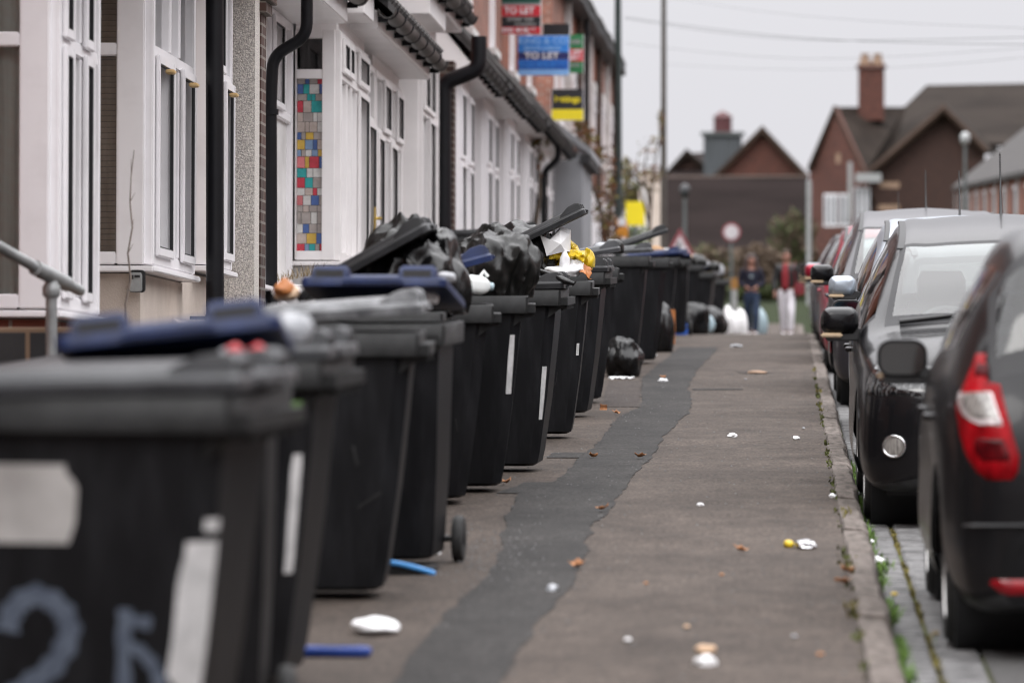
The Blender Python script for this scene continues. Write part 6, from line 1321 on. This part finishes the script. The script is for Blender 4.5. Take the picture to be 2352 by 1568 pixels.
# orange brick terrace along the right side of the road
h = thing('terrace', 'orange brick terrace with grey roof and white windows at the right edge', 'house', (8.0, 150, gbase(150)))
mb = MB(); mb.box((.35, 0, -.3), (8, 82, 4.55)); mb.build('wall', M['brick_far'], h)
mb = MB(); mb.prism([(.05, 4.45), (.05, 4.62), (4.2, 8.0), (8.4, 4.62), (8.4, 4.45), (4.2, 7.8)], 82.6, M=Matrix.Translation((0, -.3, 0))); mb.build('roof', M['slate'], h)
for i in range(9):
    yy = 4 + i * 9; mb = MB(); mb.box((.27, yy, 2.6), (.36, yy + 1.7, 4.2)); w = mb.build('window', M['b_white'], h); g = MB(); g.box((.24, yy + .15, 2.75), (.268, yy + .8, 4.05)); g.box((.24, yy + .92, 2.75), (.268, yy + 1.55, 4.05)); g.build('pane', M['room_shade'], w)
    mb = MB(); mb.box((.12, yy + 4.6, -.3), (.20, yy + 4.8, 4.4)); mb.build('downpipe', M['galv'], h)
# hedges and rough grass in front of the hall
for i, (px, w, top, y, mats, lb) in enumerate(((1625, 60, 560, 190, ['bush_brown', 'bush_brown', 'bush_green'], 'brown bare hedge behind the far bins'), (1735, 55, 560, 200, ['bush_brown'], 'bare brown thicket behind the two people'), (1822, 52, 478, 205, ['bush_brown', 'bush_green'], 'tall brown thicket beside the grey post'), (1790, 60, 655, 175, ['bush_green', 'bush_green', 'green_bank'], 'low green shrubs between the two people'), (1690, 50, 650, 175, ['bush_green', 'green_bank'], 'low green shrubs left of the person in navy'))):
    k = y / F; b = P(px, 700, y); b.z = gg; th = P(px, top, y).z - gg
    leafy('hedge', lb, 'hedge', tuple(b), [[tuple(b), (b.x, y, gg + th * .6)]], [((b.x + dx * w * k, y, gg + th * f), (w * k * .6, .8, th * .35), 1.0) for dx in (-.6, 0, .6) for f in (.25, .6)] + [((b.x, y, gg + th * .8), (w * k * .35, .6, th * .22), .8)], mats, .16, 20 + i, per=260)

# ---------------------------------------------------------------- bags and boxes standing on the pavement
zb = lambda y: gbase(y)
def on(px, y): return P(px, 700, y).x
crumple('refuse_bag', 'small shiny black bag on the pavement at the foot of the tall bin', 'refuse bag', (on(1432, 44.4), 44.4, zb(44)), (.30, .34, .34), M['bag'], 81, .26, 2.4, 5, folds=8, group=bg_)
sheet('paper_scrap', 'white paper scraps lying before the small shiny black bag', 'paper', (on(1428, 43.6), 43.6, .012), .24, .14, M['tissue'], 4, .014, 18)
crumple('refuse_bag', 'grey black bag leaning against the far side of the tall bin', 'refuse bag', (on(1520, 53), 53, zb(53)), (.26, .4, .50), M['bag'], 83, .2, 2.0, 4, folds=7, group=bg_)
crumple('paper_scrap', 'white crushed bag by the foot of the leaning grey black bag', 'paper', (on(1487, 51), 51, zb(51)), (.17, .2, .05), M['tissue'], 84, .25, 2, 3)
t = tag(MB().box((-.05, 0, 0), (.05, .1, .42)).build('wooden_board', M['orange'], loc=(on(1541, 57), 57, zb(57))), 'upright orange brown board beyond the leaning bag', 'board')
crumple('plastic_tub', 'bright blue tub by the far bins', 'tub', (on(1563, 66), 66, zb(66) - .05), (.2, .2, .28), M['blue_lit'], 85, .05, 1.5, 3)
crumple('refuse_bag', 'big black bag slumped among the far bins', 'refuse bag', (on(1590, 68.5), 68.0, zb(68)), (.46, .4, .42), M['bag'], 86, .2, 1.9, 4, folds=6, group=bg_)
crumple('refuse_bag', 'black bag slumped beside the light blue one', 'refuse bag', (on(1635, 76), 76, zb(76)), (.46, .5, .42), M['bag'], 87, .2, 1.9, 4, folds=6, group=bg_)
crumple('carrier_bag', 'light blue bag on the pavement before the far bins', 'carrier bag', (on(1622, 71), 71, zb(71) + .02), (.26, .26, .26), M['pale_blue'], 88, .15, 1.9, 4)
for i, (px, y, w, hh, lb) in enumerate(((1672, 84, .20, .50, 'leaning tall white bag, leftmost by the far bins'), (1684, 84.6, .20, .44, 'squat white bag between two others by the far bins'), (1701, 85.4, .22, .46, 'white bag next to the person in navy'))):
    crumple('white_sack', lb, 'bag', (on(px, y), y, zb(y)), (w, .4, hh), M['tissue'], 90 + i, .14, 1.9, 4, folds=5, group='white bags by the far bins')
crumple('carrier_bag', 'pale bag hanging behind the person in jeans', 'carrier bag', (on(1748, 98), 98.4, zb(98)), (.26, .3, .56), M['pale_blue'], 95, .12, 1.7, 4, knot=.1)

# ---------------------------------------------------------------- two people walking towards the camera
def skin(name, verts, edges, radii, mat, parent, root_i=0, sub=2):
    me = bpy.data.meshes.new(name); me.from_pydata(verts, edges, []); o = bpy.data.objects.new(name, me); COL.objects.link(o)
    m = o.modifiers.new('skin', 'SKIN'); m.use_smooth_shade = True
    for i, v in enumerate(me.skin_vertices[0].data):
        r_ = radii[i]; v.radius = r_ if isinstance(r_, tuple) else (r_, r_); v.use_root = (i == root_i)
    s = o.modifiers.new('sub', 'SUBSURF'); s.levels = sub; s.render_levels = sub
    dg = bpy.context.evaluated_depsgraph_get(); me2 = bpy.data.meshes.new_from_object(o.evaluated_get(dg)); bpy.data.objects.remove(o)
    me2.materials.clear(); me2.materials.append(mat); me2.shade_smooth()
    o = bpy.data.objects.new(name, me2); COL.objects.link(o); o.parent = parent; return o
def person(label, x, y, hgt, top, legs, hair, open_jacket=None, step=.16, arms='down', hairlong=True, facing=0.0, shoe=None):
    s = hgt / 1.68; root = thing('person', label, 'person', (x, y, gbase(y)), facing)
    V = []; E = []; Rr = []
    def v(p, r_, par=None):
        V.append((p[0] * s, p[1] * s, p[2] * s)); Rr.append(tuple(q * s for q in r_) if isinstance(r_, tuple) else r_ * s); i = len(V) - 1
        if par is not None: E.append((par, i))
        return i
    pel = v((0, 0, .92), (.135, .10)); wai = v((0, 0, 1.06), (.115, .085), pel); che = v((0, .0, 1.24), (.14, .10), wai); sh = v((0, .01, 1.37), (.085, .07), che); nk = v((0, 0, 1.43), .05, sh); hd0 = v((0, -.01, 1.49), (.06, .066), nk); hd1 = v((0, -.015, 1.57), (.073, .088), hd0); hd2 = v((0, -.005, 1.64), (.06, .07), hd1)
    nose = v((0, -.098, 1.555), .012, hd1)
    for q in (-1, 1): v((q * .078, .0, 1.56), .014, hd1)
    J = {}
    for q in (-1, 1):
        fy = -step * q
        a = v((q * .16, .01, 1.36), .052, sh)
        if arms == 'down': el, wr = (q * .225, .03 + fy * -.25, 1.10), (q * .22, -.05 - fy * .5, .87)
        else: el, wr = (q * .235, .03, 1.10), (q * .10, -.15, 1.02)
        b = v(el, .04, a); c = v(wr, .027, b); d = Vector(wr) - Vector(el); d.normalize()
        pm = v(tuple(Vector(wr) + d * .055), (.034, .018), c)
        for k, (off, ln) in enumerate(((-.028, .065), (-.01, .078), (.01, .072), (.026, .058))):
            p0 = Vector(wr) + d * .09 + Vector((0, off, 0)); f1 = v(tuple(p0), .0095, pm); v(tuple(p0 + d * ln * .6 + Vector((-q * .012, 0, 0))), .0085, f1)
        th = v(tuple(Vector(wr) + d * .05 + Vector((-q * .02, -.035, 0))), .0105, pm); v(tuple(Vector(wr) + d * .085 + Vector((-q * .03, -.045, 0))), .009, th)
        hp = v((q * .085, 0, .86), .088, pel); kn = v((q * .078 + .012, fy * .5 - .02 - (.05 if q > 0 else 0), .48), .056, hp); an = v((q * .062 + .015, fy + .02, .085), .036, kn); toe = v((q * .075 + .015, fy - .14, .03), (.038, .026), an)
        J[q] = dict(el=el, wr=wr, fy=fy)
    body = skin('body', V, E, Rr, M['skin'], root, pel)
    # face
    e = MB()
    for q in (-1, 1): e.tube([(q * .03 * s, -.088 * s, 1.575 * s), (q * .03 * s, -.092 * s, 1.575 * s)], .009 * s, 8)
    e.tube([(-.025 * s, -.09 * s, 1.515 * s), (.025 * s, -.09 * s, 1.515 * s)], .006 * s, 6); e.build('face_features', M['hair_dark'], body)
    # top with sleeves
    def garment(name, mat, pts_r, k=1.0):
        V2 = []; E2 = []; R2 = []
        for (p, r_, par) in pts_r:
            V2.append(tuple(c * s for c in p)); R2.append(tuple(c * s for c in r_) if isinstance(r_, tuple) else r_ * s)
            if par is not None: E2.append((par, len(V2) - 1))
        return skin(name, V2, E2, R2, mat, root, 0)
    pts = [((0, 0, .90), (.165, .125), None), ((0, 0, 1.06), (.155, .118), 0), ((0, 0, 1.24), (.172, .125), 1), ((0, .01, 1.37), (.105, .085), 2), ((0, .0, 1.425), (.066, .06), 3)]
    for q in (-1, 1):
        i = len(pts); pts += [((q * .165, .01, 1.355), .072, 3), (J[q]['el'], .062, i), (tuple(Vector(J[q]['wr']) * .92 + Vector(J[q]['el']) * .08), .047, i + 1)]
    garment('jumper' if not open_jacket else 'jacket', M[top], pts)
    if open_jacket:
        mb = MB(); rows = []
        for z, w, yy in ((.90, .055, -.150), (1.0, .065, -.150), (1.12, .07, -.152), (1.25, .065, -.158), (1.36, .05, -.115), (1.42, .045, -.075)):
            rows.append([(((k / 6) * 2 - 1) * w * s - .02 * s, (yy - .012 * (1 - abs(k / 3 - 1))) * s, z * s) for k in range(7)])
        n = 7; mb.add([p for r_ in rows for p in r_], [(i * n + j, i * n + j + 1, (i + 1) * n + j + 1, (i + 1) * n + j) for i in range(5) for j in range(6)]); o = mb.build('shirt', M[open_jacket], root, smooth=80); o.modifiers.new('s', 'SOLIDIFY').thickness = .012
    pts = [((0, 0, .98), (.145, .11), None), ((0, 0, .90), (.155, .115), 0)]
    for q in (-1, 1):
        i = len(pts); pts += [((q * .086, 0, .80), .103, 1), ((q * .080 + .012, J[q]['fy'] * .5 - .02 - (.05 if q > 0 else 0), .48), .080, i), ((q * .064 + .015, J[q]['fy'] + .02, .11), .064, i + 1)]
    garment('trousers', M[legs], pts)
    for q in (-1, 1):
        sh_ = MB(); fy = J[q]['fy']; sh_.loft([[((q * .07 + .015 + p[0]) * s, (fy - .05 + p[1]) * s, z * s) for p in rrect(w, l, w * .45, 4)] for z, w, l in ((.0, .085, .25), (.03, .09, .255), (.06, .075, .20), (.10, .06, .10))]); sh_.build('shoe', M[shoe or 'b_white'], root, smooth=60)
    hv = [((0, -.012, 1.675), (.082, .098), None), ((0, .045, 1.60), (.094, .075), 0), ((0, .065, 1.48), (.08, .05), 1)]
    for q in (-1, 1): hv.append(((q * .062, -.045, 1.645), (.035, .05), 0))
    if hairlong:
        hv += [((0, .07, 1.36), (.09, .045), 2)]
        for q in (-1, 1): i = len(hv); hv += [((q * .088, -.02, 1.58), (.034, .062), 1), ((q * .105, -.04, 1.46), (.045, .06), i), ((q * .115, -.085, 1.32), (.042, .04), i + 1)]
    garment('hair', M[hair], hv)
    return root
M['skin'] = pmat('skin', (.30, .15, .11), .5, .1, 6); M['hair_dark'] = pmat('dark_hair', (.035, .016, .012), .5, .3, 30); M['hair_brown'] = pmat('brown_hair', (.06, .035, .022), .5, .3, 30)
M['navy_top'] = pmat('navy_cotton', (.006, .0065, .02), .85, .15, 10); M['jeans'] = pmat('blue_denim', (.012, .024, .055), .85, .3, 6, col2=(.02, .038, .08)); M['black_jacket'] = pmat('black_jacket', (.012, .012, .013), .6, .2, 8); M['red_top'] = pmat('red_shirt', (.18, .008, .014), .8, .15, 8); M['white_trs'] = pmat('white_cotton', (.62, .60, .64), .85, .06, 5); M['bag_red'] = pmat('red_leather', (.16, .012, .02), .5, .2, 8)
x1 = on(1726, 97); p1 = person('person with long dark hair in navy jumper and blue jeans', x1, 97, 1.72, 'navy_top', 'jeans', 'hair_dark', arms='front')
mb = MB(); mb.tube([(0, -.168, 1.27), (0, -.175, 1.265)], .042, 14); mb.build('chest_print', M['pale_blue'], p1)
x2 = on(1806, 97.5); p2 = person('person in open black jacket, red top and white trousers', x2, 97.5, 1.82, 'black_jacket', 'white_trs', 'hair_brown', 'red_top', hairlong=False, step=.12)
t = thing('shoulder_bag', 'dark red shoulder bag at the hip of the person in white trousers', 'bag', (x2 + .27, 97.4, gbase(97) + .88))
mb = MB(); mb.loft([[(p[0], p[1], z) for p in rrect(w, .12, .05)] for z, w in ((0, .20), (.05, .24), (.2, .22), (.25, .16))]); mb.build('pouch', M['bag_red'], t, bev=.01); mb = MB(); mb.tube([(-.08, 0, .24), (-.12, .02, .6), (-.08, .05, .70)], .012, 6); mb.build('strap', M['bag_red'], t)

# ---------------------------------------------------------------- litter on the ground
def at(px, py, dz=.006): g = G(px, py); g.z = gz(g.x, g.y) + dz; return g
g = at(862, 1455); crumple('tissue', 'large white crumpled tissue on the pavement below the bins', 'tissue', tuple(g), (.155, .20, .052), M['tissue'], 101, .3, 1.9, 4)
t = thing('plastic_wrapper', 'dark blue wrapper tube lying at the foot of the near bins', 'wrapper', tuple(at(775, 1508, .0)), 0)
mb = MB(); mb.loft([[(x_, q[0], q[1] + .02) for q in rrect(w, h_, h_ * .4)] for x_, w, h_ in ((-.15, .05, .03), (-.14, .055, .036), (.08, .055, .036), (.10, .05, .033), (.115, .02, .02))]); mb.build('tube_body', M['navy'], t, smooth=50)
mb = MB(); mb.box((-.06, -.012, .0385), (.06, .012, .0395)); mb.build('print', M['lid_blue'], t)
t = thing('dustpan_lid', 'bright blue curved plastic edge on the ground under the bins', 'plastic lid', tuple(at(940, 1318, 0)), 0)
mb = MB(); rings = []
for k in range(13):
    f = k / 12; a_ = -1.0 + 2.0 * f; cx = -.10 + .21 * f; cz = .035 + .022 * math.cos((f - .15) * 1.9) - .03 * f; rings.append([(cx, -.06 + .05 * f * f + q[0], cz + q[1]) for q in rrect(.03, .022, .008)])
mb.loft(rings); mb.build('rim_edge', M['sky_blue'], t, smooth=50)
mb = MB(); mb.loft([[(cx_, -.05 + .05 * f * f + yy, z) for yy, z in ((0, .0), (.30, .0), (.30, .02), (0, .028 + .02 * (1 - f)))] for f, cx_ in ((0, -.10), (.5, .0), (.95, .10))]); mb.build('pan', M['trim'], t)
t = thing('drink_pouch', 'crushed silver foil pouch with yellow cap on the pavement', 'foil pouch', tuple(at(1850, 1258, 0)), .2)
o = crumple('foil_body', None, None, (0, 0, 0), (.075, .12, .035), M['foil'], 120, .35, 2.5, 4, smooth=20); o.parent = t
o = crumple('yellow_cap', None, None, (-.065, .06, .0), (.035, .05, .03), M['yellow'], 121, .2, 2, 3); o.parent = t
items = [(2012, 1240, 'white scrunched paper lying in the kerb channel', .075, .09, 'tissue', 3), (1682, 1003, 'white foam chip lying in the middle of the pavement', .07, .05, 'tissue', 4), (1912, 1143, 'white paper flake beside the kerb', .045, .07, 'wht', 5), (1829, 1011, 'small white torn paper near the kerb', .045, .07, 'wht', 6), (1691, 795, 'pale flattened carton near the brow of the pavement', .17, .35, 'film', 7), (1740, 858, 'thin pale paper strip lying across the pavement', .18, .15, 'stone', 8), (1523, 876, 'white and tan scrap on the dark repair strip', .10, .25, 'tissue', 9), (1620, 1528, 'white flattened cup on the pavement in the foreground', .085, .06, 'tissue', 10), (1622, 1498, 'tan flattened scrap just above the white flattened cup', .085, .05, 'tan', 11), (1268, 1356, 'shiny white sliver on the dark repair strip', .05, .12, 'film', 12), (1608, 1160, 'tiny curved white scrap left of the middle of the pavement', .04, .03, 'tissue', 13), (1480, 805, 'white crumpled bag at the foot of the leaning bag', .12, .3, 'tissue', 14), (2000, 1195, 'white and pink scraps at the shadow edge of the black car', .05, .07, 'tissue', 15), (1003, 1272, 'white scrap behind the bin wheel', .035, .05, 'tissue', 16)]
for px, py, lb, w, d, mt, sd_ in items:
    crumple('paper_scrap', lb, 'paper', tuple(at(px, py, -.11 if (px > 1990) else 0)), (w * .6, d * .6, min(.024, min(w, d) * .4)), M[mt], sd_ + 200, .55, 2.4, 3, smooth=15)
lv = [(1386, 941, 'upright orange brown leaf below the slim bin'), (1414, 953, 'tan leaf at the edge of the dark repair strip'), (1361, 1053, 'brown leaf beside the bin base on the dark strip'), (1471, 1055, 'curled orange leaf at the right edge of the dark strip'), (1385, 1177, 'bright orange leaf on the right edge of the dark strip'), (1164, 1115, 'tan leaf at the corner of a bin base'), (1327, 1308, 'two tone brown leaf on the edge of the dark strip'), (1522, 871, 'orange leaf on the far part of the dark strip'), (1700, 1270, 'brown leaf in the middle foreground'), (1945, 1318, 'reddish leaf against the kerb in the foreground'), (1935, 1345, 'orange leaf close to the kerb in the foreground')]
for k, (px, py, lb) in enumerate(lv):
    sheet('fallen_leaf', lb, 'leaf', tuple(at(px, py, .012)), .055, .05, M['leaf'], k, .008, 26, (.25 if k else 1.2, .1, k * .9), 6, 60, .012, 'fallen leaves on the pavement', .0015)
r = random.Random(33)
for k in range(12):     # paper flecks and crumbs nothing tells apart
    px, py = r.uniform(1150, 1900), r.choice((r.uniform(840, 1100), r.uniform(1000, 1540))); 
    g = at(px, py, .003)
    if g.x < -1.15 or g.x > .2: continue
    s_ = r.uniform(.010, .024)
    crumple('litter_fleck', 'tiny pale fleck of litter lying on the pavement', 'litter', tuple(g), (s_, s_ * 1.4, s_ * .5), M[r.choice(('wht', 'tan', 'film', 'leaf'))] , 300 + k, .25, 2, 2, group='tiny litter flecks on the pavement')
mb = MB(); r = random.Random(12)
for k in range(900):
    y = r.uniform(11, 45); x = r.uniform(-1.6, .24)
    if r.random() < .28: g0 = G(r.gauss(1110, 70), r.gauss(1275, 30)); x, y = g0.x, g0.y
    s_ = r.uniform(.0025, .006); z = gz(x, y) + .004
    mb.add([(x - s_, y - s_, z), (x + s_, y - s_, z), (x + s_, y + s_, z), (x - s_, y + s_, z), (x, y, z + s_ * 1.4)], [(0, 1, 4), (1, 2, 4), (2, 3, 4), (3, 0, 4)])
tag(mb.build('grit', M['sett']), 'loose grit and broken glass strewn over the pavement', 'grit', kind='stuff')
for k, (px, py, lb) in enumerate(((2052, 1388, 'small yellow dandelion in the kerb channel'), (2147, 1480, 'pale yellow weed head between the setts'))):
    g = G(px, py, -.10); t = thing('dandelion', lb, 'flower', tuple(g)); mb = MB(); mb.tube([(0, 0, 0), (.004, 0, .04)], .002, 5); mb.build('stem', M['grass'], t); mb = MB(); mb.loft([[(.004 + r_ * math.cos(a), r_ * math.sin(a), z) for a in [2 * math.pi * q / 12 for q in range(12)]] for r_, z in ((.004, .036), (.016, .044), (.012, .05), (.003, .052))]); mb.build('flower_head', M['yellow'] if k == 0 else M['dry'], t)

# ---------------------------------------------------------------- rows_out: the rest of the street, behind the camera and across the road
def row_block(label, x, sgn, y0, y1, hgt=5.9, base=-.1):
    t = thing('terrace', label, 'house', (x, y0, base))
    L = y1 - y0; mb = MB(); mb.box((0, 0, 0), (sgn * 6, L, hgt)); mb.build('wall', M['brick'], t)
    mb = MB(); mb.prism([(-sgn * .3, hgt), (sgn * 3, hgt + 2.8), (sgn * 6.3, hgt)], L, M=Matrix.Translation((0, 0, .003))); mb.build('roof', M['slate'], t)
    n = int(L / 4.6)
    for i in range(n):
        y = i * 4.6 + .4; mb = MB(); mb.box((-sgn * .45, y, .8), (-sgn * .003, y + 2.1, 2.9)); mb.box((-sgn * .5, y - .1, 2.903), (-sgn * .003, y + 4.0, 3.2)); b_ = mb.build('bay_window', M['upvc'], t)
        g = MB()
        for k in range(3): g.box((-sgn * .47, y + .08 + k * .68, .95), (-sgn * .453, y + .64 + k * .68, 2.75))
        g.build('pane', M['room_shade'], b_)
        for k in (0, 1): g = MB(); g.box((-sgn * .03, y + .3 + 2.1 * k, 3.9), (-sgn * .003, y + 1.4 + 2.1 * k, 5.3)); g.build('window', M['room_shade'], t)
for k, (y0, y1) in enumerate(((-62, -16), (-15.6, 30.4), (30.8, 76.8), (77.2, 146))): row_block(('brick terrace across the road behind the camera', 'brick terrace across the road beside the parked cars', 'brick terrace across the road abreast of the far parked cars', 'brick terrace across the road beyond the brow')[k], 9.4, 1, y0, y1, base=-.1 + gbase((y0 + y1) / 2))
row_block('brick terrace on the near side behind the camera', -4.1, -1, -62, 18)
t = thing('terrace', 'pair of brick houses closing the street end behind the camera', 'house', (-8, -70, -.1)); mb = MB(); mb.box((0, -6, 0), (20, 0, 6.2)); mb.build('wall', M['brick'], t); mb = MB(); mb.add([(0, .3, 6.2), (20, .3, 6.2), (20, -3, 9), (0, -3, 9), (0, -6.3, 6.2), (20, -6.3, 6.2)], [(0, 1, 2, 3), (3, 2, 5, 4), (0, 3, 4), (1, 5, 2), (0, 4, 5, 1)]); mb.build('roof', M['slate'], t)
